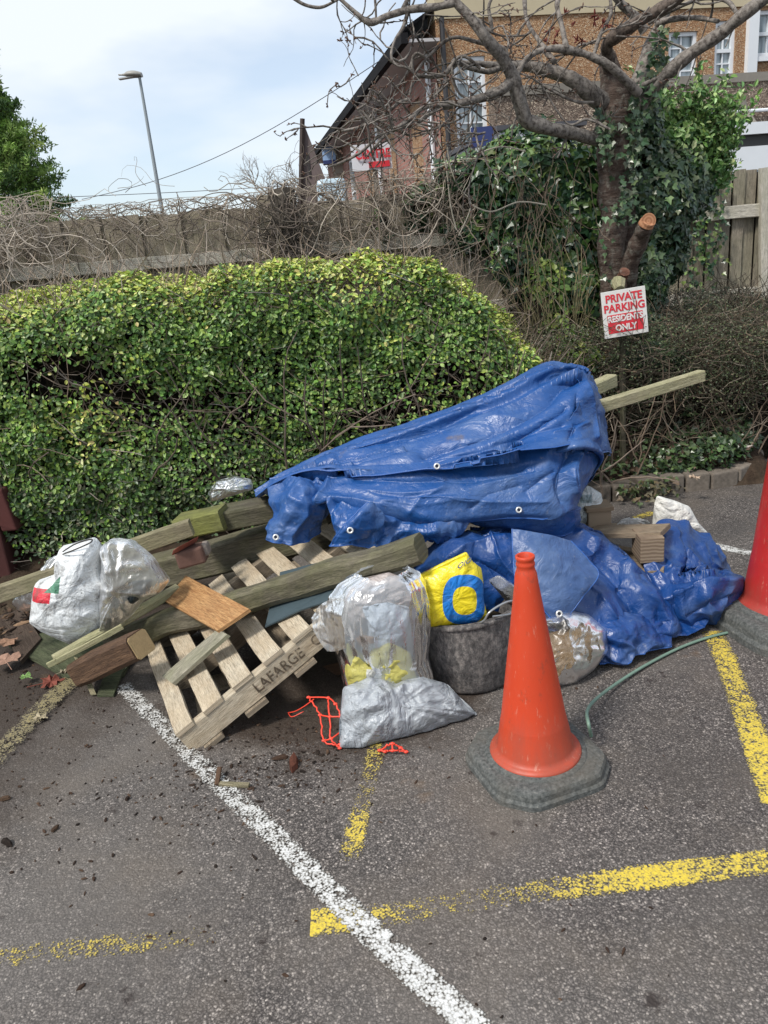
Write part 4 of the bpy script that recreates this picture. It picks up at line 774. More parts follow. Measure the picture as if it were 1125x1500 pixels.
# pale dead creeper dangling at the left of the tree
b = MB()
for pts in [[(655, 215), (660, 245), (672, 275), (690, 300), (672, 345)], [(640, 200), (652, 235), (660, 300), (668, 335)], [(700, 225), (735, 215), (770, 222)], [(600, 250), (610, 225), (625, 240), (618, 262)], [(690, 300), (720, 310), (760, 296), (800, 300)]]:
    q = cat_rom(np.array([P(x, y, 5.1) for x, y in pts]), 24); b.tube(q, .0045, 5, (.42, .38, .31), False)
b.build('dead_creeper', TW, tr)

# ---- conifer at the far left
cn_ = thing('conifer', 'dense green conifer at the left edge of the sky', 'tree', P(-48, 300, 12)*[1, 1, 0]); c0_ = P(-48, 200, 12); b = MB(); lp, ln_, ls, lc = [], [], [], []; tb = MB()
ztop = P(-30, 40, 12)[2]
for _ in range(1100):
    z = rng.uniform(.6, ztop); rr_ = 1.62*(1-(z/ztop)**1.7)*.92+.15; a = rng.uniform(0, 2*math.pi); dr = np.array([math.cos(a), math.sin(a), .0]); st = np.array([c0_[0], 12, z])+dr*rr_*.25; en = np.array([c0_[0], 12, z])+dr*rr_*rng.uniform(.75, 1.18)+[0, 0, rng.uniform(.1, .5)]
    if en[0] < c0_[0]-.2 or en[1] > 12.8: continue
    tb.tube([st, (st+en)/2-[0, 0, .05], en], [.012, .008, .003], 3, (.06, .04, .03), False); m_ = 170; t_ = rng.uniform(.15, 1, m_)**.7; w_ = .18*(1.15-t_)
    pp = st+(en-st)*t_[:, None]+rng.normal(0, 1, (m_, 3))*w_[:, None]*[.8, .8, .6]; lp.append(pp); ln_.append(np.tile((en-st)+[0, 0, .5], (m_, 1))*.3+rng.normal(0, .6, (m_, 3))); base_c = np.array([(.15, .27, .05), (.25, .38, .09), (.38, .48, .14), (.07, .14, .04)])[rng.choice(4, p=[.35, .35, .15, .15])]; lc.append(np.tile(base_c, (m_, 1))*np.exp(rng.normal(0, .2, (m_, 1))))
lp, ln_, lc = map(np.concatenate, (lp, ln_, lc)); leaves(b, lp, ln_, rng.uniform(.035, .085, len(lp)), lc, jit=.5, droop=-1.0, wide=.38); b.build('crown', LEAF, cn_); tb.build('branches', TW, cn_)
b = MB(); b.tube([(c0_[0], 12, 0), (c0_[0], 12, ztop*.9)], [.18, .03], 8, (.06, .045, .035)); b.build('trunk', TW, cn_)
# ---- pale bare trees far off
def bare_tree(px, py, D, Hh, lab, seed):
    r_ = np.random.default_rng(seed); bp = P(px, 280, D)*[1, 1, 0]; t_ = thing('bare_tree', lab, 'tree', bp); b = MB(); tk = MB()
    def br(p, d, L_, rad, lev):
        k = 5; pts = [p]
        for _ in range(k): d = d+r_.normal(0, .13, 3); d = d/np.linalg.norm(d); pts.append(pts[-1]+d*L_/k)
        (tk if lev == 5 else b).tube(pts, np.linspace(rad, rad*.6, k+1), 4 if lev < 4 else 6, np.array([.27, .23, .19])*r_.uniform(.8, 1.2), False)
        if lev > 0:
            for _ in range(4 if lev > 1 else 5):
                i = r_.integers(2, k+1); nd = d+r_.normal(0, .55, 3); nd[2] += .15; br(pts[i], nd/np.linalg.norm(nd), L_*r_.uniform(.5, .75), rad*.55, lev-1)
    br(np.array(bp, float), np.array([0, 0, 1.]), Hh*.42, Hh*.018, 5); b.build('crown', TW, t_); tk.build('trunk', TW, t_)
bare_tree(500, 170, 34, P(505, 128, 34)[2], 'taller pale bare tree directly left of the terrace eave', 3)
bare_tree(418, 200, 34, P(425, 195, 34)[2], 'shorter pale bare tree left of the pointed gable', 5)
# ================================================================ THE HEAP
OLD = m_wood('mossy_old_timber', (.10, .088, .062), (.23, .205, .145), (.03, .026, .018), .55, (.17, .18, .07), .35)
OLDD = m_wood('dark_old_timber', (.07, .06, .042), (.17, .15, .11), (.02, .017, .012), .6, (.11, .12, .05), .35)
LIME = m_wood('algae_green_timber', (.16, .17, .05), (.30, .33, .10), (.05, .05, .03), .5, (.32, .38, .06), .8)
PALE = m_wood('pale_treated_timber', (.36, .33, .19), (.52, .48, .31), (.13, .12, .08), .3, (.34, .36, .17), .35)
BAT = m_wood('weathered_batten', (.24, .21, .13), (.40, .35, .23), (.07, .06, .04), .5, (.18, .19, .08), .3)
BRN = m_wood('brown_post_timber', (.09, .05, .03), (.18, .105, .06), (.04, .025, .018), .55)
PINE = m_wood('varnished_pine', (.38, .19, .075), (.55, .32, .14), (.20, .09, .04), .35, ring=1.3)
PALW = m_wood('pallet_wood', (.52, .44, .32), (.70, .62, .48), (.22, .15, .09), .4, (.48, .36, .22), .35)
PALD = m_wood('pallet_wood_dirty', (.26, .21, .15), (.40, .33, .24), (.08, .06, .045), .6)
GPLY = m_wood('green_stained_board', (.065, .08, .04), (.12, .135, .075), (.03, .025, .02), .5)
def timber(name, lab, p0, p1, w, h, m, upv=(0, 0, 1), jit=.004, n=26, cat='timber', ch=.08, parts=None):
    p0, p1 = np.array(p0, float), np.array(p1, float); b = MB(); beam(b, p0, p1, w, h, upv, n, ch, jit, seed=abs(p0[0])*9)
    o = b.build(name, m, smooth=False); return tag(o, lab, cat)
# sleepers and posts
pa = P(256, 1076, 2.29)
ay = ray(57, 497); ay /= np.linalg.norm(ay); upn = np.cross(np.cross(ay, [0, 0, 1.]), ay); upn /= np.linalg.norm(upn); hn = np.cross(ay, [0, 0, 1.]); hn /= np.linalg.norm(hn)
ax = hn*math.cos(R(26))+upn*math.sin(R(26)); an = np.cross(ax, ay)
if an[2] < 0: an = -an
def PL(x, y, lift=0.):
    d = ray(x, y); o = pa+an*lift; return EYE+d*(((o-EYE)@an)/(d@an))
timber('timber_sleeper', 'thick mossy sleeper on top of the heap with its end hidden by the tarpaulin', P(318, 760, 3.36), P(560, 715, 3.30), .16, .085, OLDD, cat='timber')
LIME = m_wood('algae_timber', (.12, .12, .05), (.24, .24, .10), (.05, .05, .03), .55, (.26, .28, .06), .5)
timber('timber_sleeper', 'short sleeper end bright with yellow green algae, next to the clear bag by the hedge', P(263, 772, 3.32), P(330, 757, 3.29), .13, .095, LIME, cat='timber')
timber('timber_sleeper', 'longest thick dark sleeper lying under the tarpaulin, behind the pallet', PL(196, 846, .10), P(560, 752, 3.28), .17, .15, OLD, cat='timber')
timber('timber_post', 'mossy green post lying diagonally across the pallet, its broken end below the tarpaulin', PL(165, 938, .055), PL(614, 803, .055), .10, .095, OLD, jit=.013, n=40, cat='post', ch=.2)
timber('post_stump', 'short square brown post with a pale splintered end beside the pallet corner', P(118, 984, 2.80), P(206, 944, 2.66), .110, .105, BRN, jit=.010, n=14, cat='post', ch=.16)
b = MB(); pe = P(206, 944, 2.66); pf = P(118, 984, 2.80); dd = (pe-pf)/np.linalg.norm(pe-pf); sdv = np.cross(dd, [0, 0, 1]); sdv /= np.linalg.norm(sdv); uvv = np.cross(sdv, dd)
rr_ = [pe+dd*.003+sdv*x*.050+uvv*z*.047 for x, z in [(-.8, -1), (.8, -1), (1, -.8), (1, .8), (.8, 1), (-.8, 1), (-1, .8), (-1, -.8)]]; b.prism(rr_, dd*.004)
bo = [o for o in S.objects if o.name.startswith('post_stump')][0]; b.build('splintered_end', m_plain('splintered_wood', (.42, .30, .15), .9, 0, 60, .5, 1), bo)
timber('timber_batten', 'long thin batten running off the left edge of the photo behind the white sack', P(-30, 880, 3.05), P(280, 772, 3.12), .045, .07, BAT, cat='batten')
timber('timber_batten', 'pale green batten slanting down in front of the white sack to a split point', P(80, 967, 2.80), PL(262, 862, .12), .045, .04, PALE, cat='batten', ch=.2)
timber('timber_batten', 'thin lower strip split off beside the pale green batten', P(70, 975, 2.78), P(180, 917, 2.86), .012, .022, PALE, cat='batten')
timber('timber_plank', 'upper pale plank end poking out behind the tarpaulin peak', P(770, 612, 3.28), P(896, 557, 3.66), .06, .058, PALE, jit=.002, cat='plank')
timber('timber_plank', 'lower longer pale plank sticking out right from under the tarpaulin peak', P(760, 632, 3.12), P(1027, 550, 3.50), .045, .050, PALE, jit=.002, cat='plank')
# support timbers inside the heap
for a, c_, lab in [((480, 760, 3.3), (880, 640, 3.35), 'dark timber inside the heap carrying the tarpaulin'),]:
    timber('timber_sleeper', lab, P(*a), P(*c_), .12, .10, OLDD)
# boards
def slab(name, lab, pts, th, m, cat, uvscale=1., parent=None, longaxis=(0, 1)):
    """thin board from corner points in order; grain runs from the first to the second corner"""
    pts = np.array(pts); ax = pts[longaxis[1]]-pts[longaxis[0]]; ax /= np.linalg.norm(ax); nn = np.cross(pts[1]-pts[0], pts[-1]-pts[0]); nn /= np.linalg.norm(nn)
    if nn[2] < 0: nn = -nn
    ay = np.cross(nn, ax); b = MB(); n = len(pts); lo_ = pts-nn*th; uvf = lambda q: ((q-pts[0])@ax, (q-pts[0])@ay); T_ = [uvf(q) for q in pts]
    order = list(range(n)); cr_ = np.cross(pts[1]-pts[0], pts[2]-pts[1]); 
    if cr_@nn < 0: order = order[::-1]
    b.add(pts[order], [tuple(range(n))], [T_[i] for i in order]); b.add(lo_[order[::-1]], [tuple(range(n))], [T_[i] for i in order[::-1]])
    for k in range(n):
        i, j = order[k], order[(k+1) % n]; L_ = np.linalg.norm(pts[j]-pts[i]); b.add([lo_[i], lo_[j], pts[j], pts[i]], [(0, 1, 2, 3)], [(0, .5), (L_, .5), (L_, .5+th), (0, .5+th)])
    o = b.build(name, m, parent); 
    if lab: tag(o, lab, cat)
    return o
bd = slab('pine_board', 'small orange brown varnished board with dark knots lying on the mossy post', [PL(241, 880, .125), PL(318, 924, .11), PL(365, 892, .12), PL(272, 843, .135)], .014, PINE, 'board', longaxis=(0, 1))
slab('wood_strip', 'short grey weathered strip laid across the pallet slats', [PL(237, 990, .022), PL(252, 1001, .022), PL(333, 929, .10), PL(318, 922, .10)], .016, m_wood('grey_strip', (.30, .28, .21), (.44, .41, .32), (.1, .1, .07), .4, (.24, .26, .14), .4), 'strip', longaxis=(1, 2))
slab('stained_board', 'flat green stained board on the ground under the white sack', [G(12, 945, .035), G(98, 992, .02), G(180, 988, .02), G(200, 950, .03), G(95, 915, .05)], .015, GPLY, 'board')
slab('stained_board', 'small green grey slat end lying on the ground below the brown post', [G(142, 1018, .012), G(166, 1018, .012), G(182, 978, .03), G(158, 972, .03)], .01, GPLY, 'board')
slab('splinter', 'thin brown bark splinter leaning between the green board and the ground', [G(133, 1018, .01), G(141, 1017, .012), G(118, 965, .10), G(108, 962, .10)], .006, BAT, 'splinter')
slab('dark_plank', 'dark wet plank on the leaf mould at the left edge', [G(-10, 905, .05), G(30, 968, .045), G(60, 935, .05), G(30, 890, .06)], .02, m_wood('wet_plank', (.06, .04, .03), (.11, .08, .06), (.02, .015, .01), .5), 'plank')
slab('dark_plank', 'long dark plank lying on the ground underneath the pallet', [P(330, 1010, 2.95), P(505, 968, 2.78), P(505, 985, 2.72), P(330, 1035, 2.85)], .03, BRN, 'plank')
BRK = m_plain('red_brick_clay', (.26, .075, .05), .9, 0, 25, .35, .6); MORT = m_plain('mortar', (.25, .21, .18), .95, 0, 30, .4, .7)
bk = thing('broken_brick', 'broken red brick piece lying against the dark sleeper above the pallet', 'brick', P(270, 830, 2.98)); b = MB(); b.obb(P(250, 815, 3.0), P(282, 798, 3.08)-P(250, 815, 3.0), (.03, -.02, .02), (.02, -.03, .035)); o = bevel(b.build('brick_face', BRK, bk), .006); b = MB(); b.obb(P(262, 836, 2.98), (.11, .03, .01), (0, .08, 0), (-.01, 0, .075)); bevel(b.build('mortared_block', m_plain('burnt_brick', (.15, .08, .06), .95, 0, 30, .4, .6), bk), .01)
b = MB(); b.obb(P(283, 822, 3.02), (.07, .02, .01), (0, .06, 0), (-.01, 0, .055)); tag(bevel(b.build('broken_brick', MORT), .012), 'small grey brown rubble lump left of the dark sleeper', 'brick')
# slate-blue felt sheets lying in the pallet
FELT = m_plain('slate_blue_felt', (.055, .085, .10), .6, 0, 14, .4, .4)
slab('felt_sheet', 'slate blue felt offcut between the dark sleeper and the mossy post', [PL(410, 838, .02), PL(408, 862, .02), PL(570, 815, .03), PL(560, 800, .03)], .006, FELT, 'sheet')
slab('felt_sheet', 'slate blue felt offcut on the pallet slats beneath the mossy post', [PL(398, 878, .012), PL(388, 918, .012), PL(440, 893, .02), PL(505, 872, .02), PL(505, 850, .012)], .006, FELT, 'sheet')

# ---- the pallet
PLm, PWd = .98, .98
pl = thing('wooden_pallet', 'pale wooden pallet stencilled LAFARGE CE propped at the front of the heap', 'pallet', pa-an*.14)
def pbox(o, la, lb, lc, m, name, grain='a', seed=0):
    b = MB(); 
    if grain == 'a': beam(b, o+ay*lb/2+an*lc/2, o+ax*la+ay*lb/2+an*lc/2, lb, lc, an, 10, .05, .0025, seed)
    else: beam(b, o+ax*la/2+an*lc/2, o+ay*lb+ax*la/2+an*lc/2, la, lc, an, 10, .05, .0025, seed)
    return b.build(name, m, pl)
s_ = 0.; k = 0
for (off, w) in [(0, .07), (.115, .08), (.243, .08), (.375, .08), (.505, .08), (.635, .08), (.765, .08), (.90, .08)]:
    pbox(pa+ax*off-an*.018, w, PWd, .018, PALW, 'deck_board', 'b', k); k += 1
for off in (0.004, .44, .86): 
    pbox(pa+ay*off-an*(.018+.088), PLm, .045, .086, PALW if off < .1 else PALD, 'stringer', 'a', k); k += 1
for (off, w) in [(.03, .09), (.22, .09), (.44, .09), (.66, .09), (.87, .09)]:
    pbox(pa+ax*off-an*(.018+.088+.02)-ay*.012, w, PWd, .018, PALD, 'bottom_board', 'b', k); k += 1
STEN = m_plain('dark_stencil_ink', (.13, .10, .075), .9, 0, 60, .5); t = NT('worn_stencil'); al = t.ramp(t.noise(45, 4, .7), [(.38, .15), (.52, .8)]); STEN = t.fin((.11, .085, .06), .9, None, .2, Alpha=al)
lo_ = pa+ay*(.002)-an*(.018+.046)-ay*.0025
lettering('LAFARGE', .060, pa+ax*.405-an*.061-ay*.002, ax, an, STEN, pl, .86, .0006, .0008); lettering('CE', .060, pa+ax*.585-an*.061-ay*.002, ax, an, STEN, pl, .86, .0006, .0008)
# loose pallet-like boards beneath, seen through the slats
for i, (a, c_, w) in enumerate([((235, 880, 3.0), (330, 1010, 2.75), .1), ((330, 830, 3.08), (430, 960, 2.85), .1), ((275, 950, 2.86), (470, 865, 2.95), .09)]):
    timber('scrap_board', ['dirty scrap board under the left slats of the pallet', 'dirty scrap board under the middle slats of the pallet', 'scrap board crossing below the pallet slats from left to right'][i], PL(*a[:2], -.16), PL(*c_[:2], -.16), w, .02, PALD, cat='board')

# ---- second pallet at the right
q0 = P(858, 772, 3.10); q1 = P(975, 770, 2.98)
p2 = thing('wooden_pallet', 'small brown pallet corner with end grain block resting on the blue tarpaulin', 'pallet', P(950, 826, 2.92)); RP = m_wood('brown_pallet_wood', (.24, .18, .12), (.40, .32, .23), (.09, .06, .04), .45); 
RG = NT('end_grain'); wv = RG.n('ShaderNodeTexWave'); wv.wave_type = 'RINGS'; RG.l(RG.map(RG.co(), (1, .2, 1), (.3, 0, .25)), wv.inputs[0]); wv.inputs['Scale'].default_value = 20; wv.inputs['Distortion'].default_value = 3.0; EG = RG.fin(RG.mix(wv.outputs[1], (.13, .09, .06), (.25, .19, .13)), .85)
fr, fl, bk_ = P(975, 778, 2.92), P(905, 790, 3.0), P(855, 775, 3.28)
b = MB(); beam(b, P(866, 779, 3.22), P(975, 777, 3.02), .13, .022, (0, 0, 1), 10, .05, .002); b.build('deck_board', RP, p2)
b = MB(); beam(b, P(850, 777, 3.42), P(940, 772, 3.30), .10, .02, (0, 0, 1), 10, .05, .002); b.build('deck_board', RP, p2)
b = MB(); x0 = P(938, 800, 2.955); b.obb(P(938, 826, 2.955), P(973, 823, 2.94)-P(938, 826, 2.955), (.01, .14, 0), (0, 0, .108)); bevel(b.build('block', EG, p2), .004)
b = MB(); beam(b, P(890, 806, 3.30), P(975, 822, 3.0), .05, .05, (0, 0, 1), 8, .05, .002); b.build('stringer', RP, p2)
b = MB(); beam(b, P(905, 836, 3.04), P(974, 830, 2.96), .12, .018, (0, 0, 1), 8, .05, .002); b.build('bottom_board', RP, p2)
wb = thing('wood_block', 'square brown wood block standing behind the small pallet', 'block', P(880, 778, 3.3)); b = MB(); b.obb(P(862, 776, 3.26), (.105, 0.0, 0), (0, .1, 0), (0, 0, .085)); bevel(b.build('block', RP, wb), .004); b = MB(); b.obb(P(859, 752, 3.25), (.125, 0, 0.0), (0, .12, 0), (0, 0, .02)); bevel(b.build('cap_board', RP, wb), .003)

# ---- cones
RUB = NT('recycled_rubber'); o = RUB.co(); c = RUB.ramp(RUB.noise(90, 4, .7, o), [(.35, (.045, .05, .048)), (.6, (.11, .115, .11)), (.75, (.20, .20, .18))]); c = RUB.mix(RUB.ramp(RUB.noise(5, 4, .6, o), [(.45, 0), (.7, .5)]), c, (.12, .10, .075)); RUBM = RUB.fin(c, .8, RUB.bump(RUB.noise(120, 3, .6, o), .4, .003), .35)
def cone_mat(name, c0, c1):
    t = NT(name); o = t.co(); z = t.sep(o)[2]; v = t.map(o, (1, 1, .25)); 
    c = t.mix(t.ramp(t.noise(10, 4, .6, v), [(.4, 0), (.7, .35)]), c0, c1)
    dirt = t.ramp(t.math('ADD', t.math('MULTIPLY', z, -2.0), t.noise(9, 7, .78, v)), [(-.05 if False else 0, 0), (.50, .62)]); c = t.mix(dirt, c, (.17, .075, .05)); c = t.mix(t.ramp(t.noise(16, 7, .8, t.map(o, (1, 1, .6), (3, 1, 2))), [(.58, 0), (.66, .5)]), c, (.16, .05, .03))
    c = t.mix(t.ramp(t.noise(70, 5, .7, v), [(.60, 0), (.72, .5)]), c, (.55, .28, .20)); return t.fin(c, t.ramp(t.noise(12, 4, .6, o), [(.3, .38), (.7, .58)]), t.bump(t.noise(14, 3, .5, v), .15, .01), .45)
def cone(lab, base, rot, sc, cm, tilt=(0, 0)):
    r = thing('traffic_cone', lab, 'traffic cone', base)
    pr = [(.150, .052), (.153, .058), (.150, .066), (.138, .070), (.131, .074), (.126, .085), (.1095, .17), (.1085, .175), (.1065, .18), (.0895, .29), (.066, .44), (.0385, .62), (.0345, .655), (.0300, .668), (.0285, .672), (.0275, .680), (.0295, .684), (.0295, .690), (.0275, .694), (.0275, .700), (.0300, .704), (.0300, .712), (.0260, .7145), (.0225, .712), (.0220, .60)]
    pr = [(a*sc*.93, z*sc) for a, z in pr]; tx, ty = tilt; Rm = np.array(Matrix.Rotation(tx, 3, 'X') @ Matrix.Rotation(ty, 3, 'Y')); b = MB(); b.lathe(pr, base, 64, Rm); b.build('cone_body', cm, r, smooth=True)
    b = MB(); b.lathe([(0.0, .6*sc), (.0220*sc*.93, .6*sc)], base, 32, Rm); b.build('inner_plug', m_plain('cone_inside', (.10, .02, .01), .7), r)
    h = .196*sc; c_ = .080*sc; lev = [(0, 1.0), (.016, 1.0), (.020, .985), (.024, .965), (.040, .955), (.050, .93), (.054, .86), (.054, 0.01)]; gs = []
    oc = [(h-c_, -h), (h, -h+c_), (h, h-c_), (h-c_, h), (-h+c_, h), (-h, h-c_), (-h, -h+c_), (-h+c_, -h)]; poly = []
    for i in range(8):                      # rounded octagon
        p_, q_, n_ = np.array(oc[i-1]), np.array(oc[i]), np.array(oc[(i+1) % 8]); a = q_+(p_-q_)*.18; d = q_+(n_-q_)*.18
        for u_ in (0, .33, .66, 1): poly.append((1-u_)**2*a+2*u_*(1-u_)*q_+u_*u_*d)
    poly = np.array(poly); cr_, sr_ = math.cos(rot), math.sin(rot); poly = poly@np.array([[cr_, sr_], [-sr_, cr_]])
    g_ = np.stack([np.concatenate([poly*s, np.full((len(poly), 1), z*sc)], 1) for z, s in lev], 1)+np.array(base); b = MB(); b.grid(g_, closeu=True); o = b.build('cone_base', RUBM, r)
    b = MB(); b.lathe([(.158*sc, .052*sc), (.156*sc, .058*sc), (.140*sc, .060*sc)], base, 48); b.build('base_collar', RUBM, r, smooth=True)
    return r
cg = G(785, 1120); cg[2] = 0; E1 = G(888, 1138)-G(777, 1176); rot = math.atan2(E1[1], E1[0])
cone('orange red traffic cone on a thick grey rubber base in the foreground', cg, rot, 1.0, cone_mat('cone_orange', (.52, .050, .014), (.42, .035, .014)), (0, R(-1)))
cg2 = G(1166, 908); cg2[2] = 0; cone('darker red traffic cone cut by the right edge of the photo', cg2, R(12), 1.66, cone_mat('cone_red', (.42, .020, .018), (.32, .014, .012)), (0, R(-3.5)))

# ---- soft goods
def pillow(outline, Y, th, nrm=(0, -1, .25), wr=.010, ws=9, seed=0, NR=26, NA=120, back=.5, p=2.6, radial=.012, cpx=None, sag=0.):
    """sack: outline in photo points with its depth, swollen in the middle, creased towards the edges"""
    ol = np.array([P(x, y, Y[i] if isinstance(Y, (list, tuple)) else Y) for i, (x, y) in enumerate(outline)]); ol = np.concatenate([ol, ol[:1]]); L_ = np.concatenate([[0], np.cumsum(np.linalg.norm(np.diff(ol, axis=0), axis=1))])
    s_ = np.linspace(0, L_[-1], NA, endpoint=False); q = np.stack([np.interp(s_, L_, ol[:, k]) for k in range(3)], -1); q = (q+np.roll(q, 1, 0)+np.roll(q, -1, 0))/3; c_ = q.mean(0) if cpx is None else P(*cpx)
    nrm = np.array(nrm)/np.linalg.norm(nrm); px = np.array(outline, float); u0_, v0_ = px.min(0); u1_, v1_ = px.max(0); b = MB(); ang = np.arange(NA)/NA*2*math.pi
    pxr = np.stack([np.interp(s_, L_, np.append(px[:, 0], px[0, 0])), np.interp(s_, L_, np.append(px[:, 1], px[0, 1]))], -1); cp = pxr.mean(0) if cpx is None else np.array(cpx[:2])
    for side, T_ in ((1, th), (-1, th*back)):
        t_ = np.linspace(0, 1, NR)**.85; g_ = c_+(q[:, None]-c_)*t_[None, :, None]; hgt = T_*(1-t_**p)**.6; rad = radial*t_**2*vn(np.stack([np.cos(ang)*6+seed, np.sin(ang)*6, ang*0], -1)[:, None]+t_[None, :, None]*.5, seed)
        dsp = hgt[None]+ (wr*crumple(g_*ws+seed*3.1, seed)*(1-t_**6)[None]) + rad; uvp = (cp+(pxr[:, None]-cp)*t_[None, :, None]-[u0_, v0_])/[u1_-u0_, v1_-v0_]; uvp[..., 1] = 1-uvp[..., 1]
        G_ = g_+nrm*(side*dsp)[..., None]; G_ = G_-np.array([0, 0, 1.])*sag*(hgt/max(T_, 1e-6))[None, :, None]; b.grid(G_, uvp, closeu=True, flip=(side > 0))
    return b
def sackm(name, col, marks=(), dirt=.4, rough=.45, dcol=(.10, .085, .07), bs=1.0, spec=.5):
    t = NT(name); uv = t.sep(t.co('UV')); c = t.mix(t.noise(9, 4, .6), col, tuple(x*.82 for x in col)); vm = t.co('UV'); dn = t.noise(9, 2, .5, vm); 
    for kind, a, cc in marks:
        if kind == 'box': mk = box_mask(t, t.math('ADD', uv[0], t.math('MULTIPLY', t.math('SUBTRACT', dn, .5), .05)), uv[1], *a)
        elif kind == 'ring':
            x0, y0, rx, ry, rx2, ry2 = a; X2 = t.math('SUBTRACT', uv[0], x0); Y2 = t.math('SUBTRACT', uv[1], y0)
            f = lambda rx_, ry_: t.math('LESS_THAN', t.math('ADD', t.math('POWER', t.math('ABSOLUTE', t.math('DIVIDE', X2, rx_)), 2.5), t.math('POWER', t.math('ABSOLUTE', t.math('DIVIDE', Y2, ry_)), 2.5)), 1.)
            mk = t.math('SUBTRACT', f(rx, ry), f(rx2, ry2))
        elif kind == 'tri': x0, x1, y0, y1 = a; mk = t.math('MULTIPLY', box_mask(t, uv[0], uv[1], x0, x1, y0, y1), t.math('LESS_THAN', t.math('DIVIDE', t.math('SUBTRACT', uv[1], y0), y1-y0), t.math('DIVIDE', t.math('SUBTRACT', uv[0], x0), x1-x0)))
        c = t.mix(mk, c, cc)
    c = t.mix(t.ramp(t.noise(11, 6, .75), [(.52, 0), (.70, dirt)]), c, dcol); c = t.mix(t.ramp(t.noise(120, 3, .7), [(.62, 0), (.70, dirt)]), c, (.03, .025, .02))
    wv = t.noise(6, 2, .5, out=1); vm2 = t.n('ShaderNodeVectorMath'); vm2.operation = 'MULTIPLY_ADD'; t.l(wv, vm2.inputs[0]); vm2.inputs[1].default_value = (.1,)*3; t.l(t.co(), vm2.inputs[2])
    cz = t.math('SUBTRACT', 1., t.math('MULTIPLY', t.math('ABSOLUTE', t.math('SUBTRACT', t.noise(7, 5, .6, vm2.outputs[0], .6), .5)), 6.)); nr = t.bump(cz, .6*bs, .012); nr = t.bump(t.noise(30, 5, .7, vm2.outputs[0], .6), .6*bs, .005, nr); return t.fin(c, rough, nr, spec)
WS = sackm('white_woven_sack', (.72, .75, .76), [('box', (.10, .40, .44, .56), (.62, .03, .05)), ('tri', (.30, .50, .53, .68), (.08, .22, .14))], .9)
sk = thing('rubble_sack', 'full white woven sack with red and green print at the left of the heap', 'sack', G(110, 935))
b = pillow([(48, 880), (55, 850), (90, 838), (92, 815), (90, 800), (140, 786), (150, 800), (148, 835), (165, 850), (160, 900), (140, 935), (112, 946), (75, 930), (46, 912)], 3.0, .13, wr=.012, ws=9, seed=3, back=.8, cpx=(105, 885, 3.0)); b.build('sack', WS, sk, smooth=True)
b = MB(); b.tube(cat_rom(np.array([P(92, 812, 2.93), P(110, 805, 2.9), P(132, 795, 2.9), P(133, 790, 2.92), P(110, 797, 2.92), P(92, 808, 2.94)]), 30), .003, 5); b.build('drawstring', m_plain('black_string', (.05, .045, .04), .8), sk)
POLY = m_poly('clear_polythene', alpha=.42, rough=.28); POLY2 = m_poly('cloudy_polythene', (.66, .66, .62), .46, .34, .6); POLY3 = m_poly('clear_bag_film', (.80, .86, .92), .36, .18, .28)
def wrapsheet(outline, Y, th, seed, m, name, lab, cat='plastic bag', group=None, **k):
    b = pillow(outline, Y, th, seed=seed, **k); return tag(b.build(name, m, smooth=True), lab, cat, group)
wrapsheet([(148, 800), (165, 788), (195, 790), (225, 815), (250, 850), (235, 868), (210, 880), (190, 905), (160, 935), (145, 940), (150, 860)], 2.98, .09, 11, POLY2, 'plastic_bag', 'cloudy crumpled plastic bag slumped against the right side of the white sack', wr=.022, ws=8, radial=.03)
wrapsheet([(50, 850), (70, 820), (95, 806), (100, 840), (80, 870), (70, 892), (30, 896), (18, 885), (25, 865)], 3.12, .05, 13, POLY, 'plastic_bag', 'clear plastic bag crushed behind the left side of the white sack', wr=.015, ws=10, radial=.02)
wrapsheet([(305, 722), (318, 704), (345, 697), (368, 702), (371, 716), (345, 725), (310, 735)], 3.5, .06, 15, POLY, 'plastic_bag', 'clear plastic bag resting on top of the green sleeper against the hedge', wr=.02, ws=14, radial=.03)
b = pillow([(183, 880), (190, 852), (222, 848), (220, 865), (195, 885)], 2.93, .03, seed=5); tag(b.build('black_plastic', m_plain('black_sheet', (.02, .03, .035), .4)), 'black plastic offcut showing from the cloudy bag', 'plastic')
# silver grey bag at the foot of the clear one
SIL = sackm('silver_grey_sack', (.36, .39, .42), (), .45, .30, (.12, .11, .10), 1.2, .6)
b = pillow([(497, 1098), (498, 1050), (502, 1008), (540, 992), (580, 1000), (620, 992), (655, 1002), (678, 1026), (700, 1048), (672, 1062), (630, 1078), (590, 1084), (555, 1092), (525, 1104)], [2.24, 2.28, 2.34, 2.38, 2.4, 2.42, 2.42, 2.38, 2.36, 2.34, 2.3, 2.27, 2.25, 2.23], .095, (-.05, -.75, .75), .030, 7, 21, back=.2, radial=.03, NR=40, NA=200)
v = b.v
for i in range(len(v)): v[i][:, 2] = np.maximum(v[i][:, 2], .006)
tag(b.build('silver_sack', SIL, smooth=True), 'slumped silver grey plastic sack on the ground in front of the tub', 'sack')
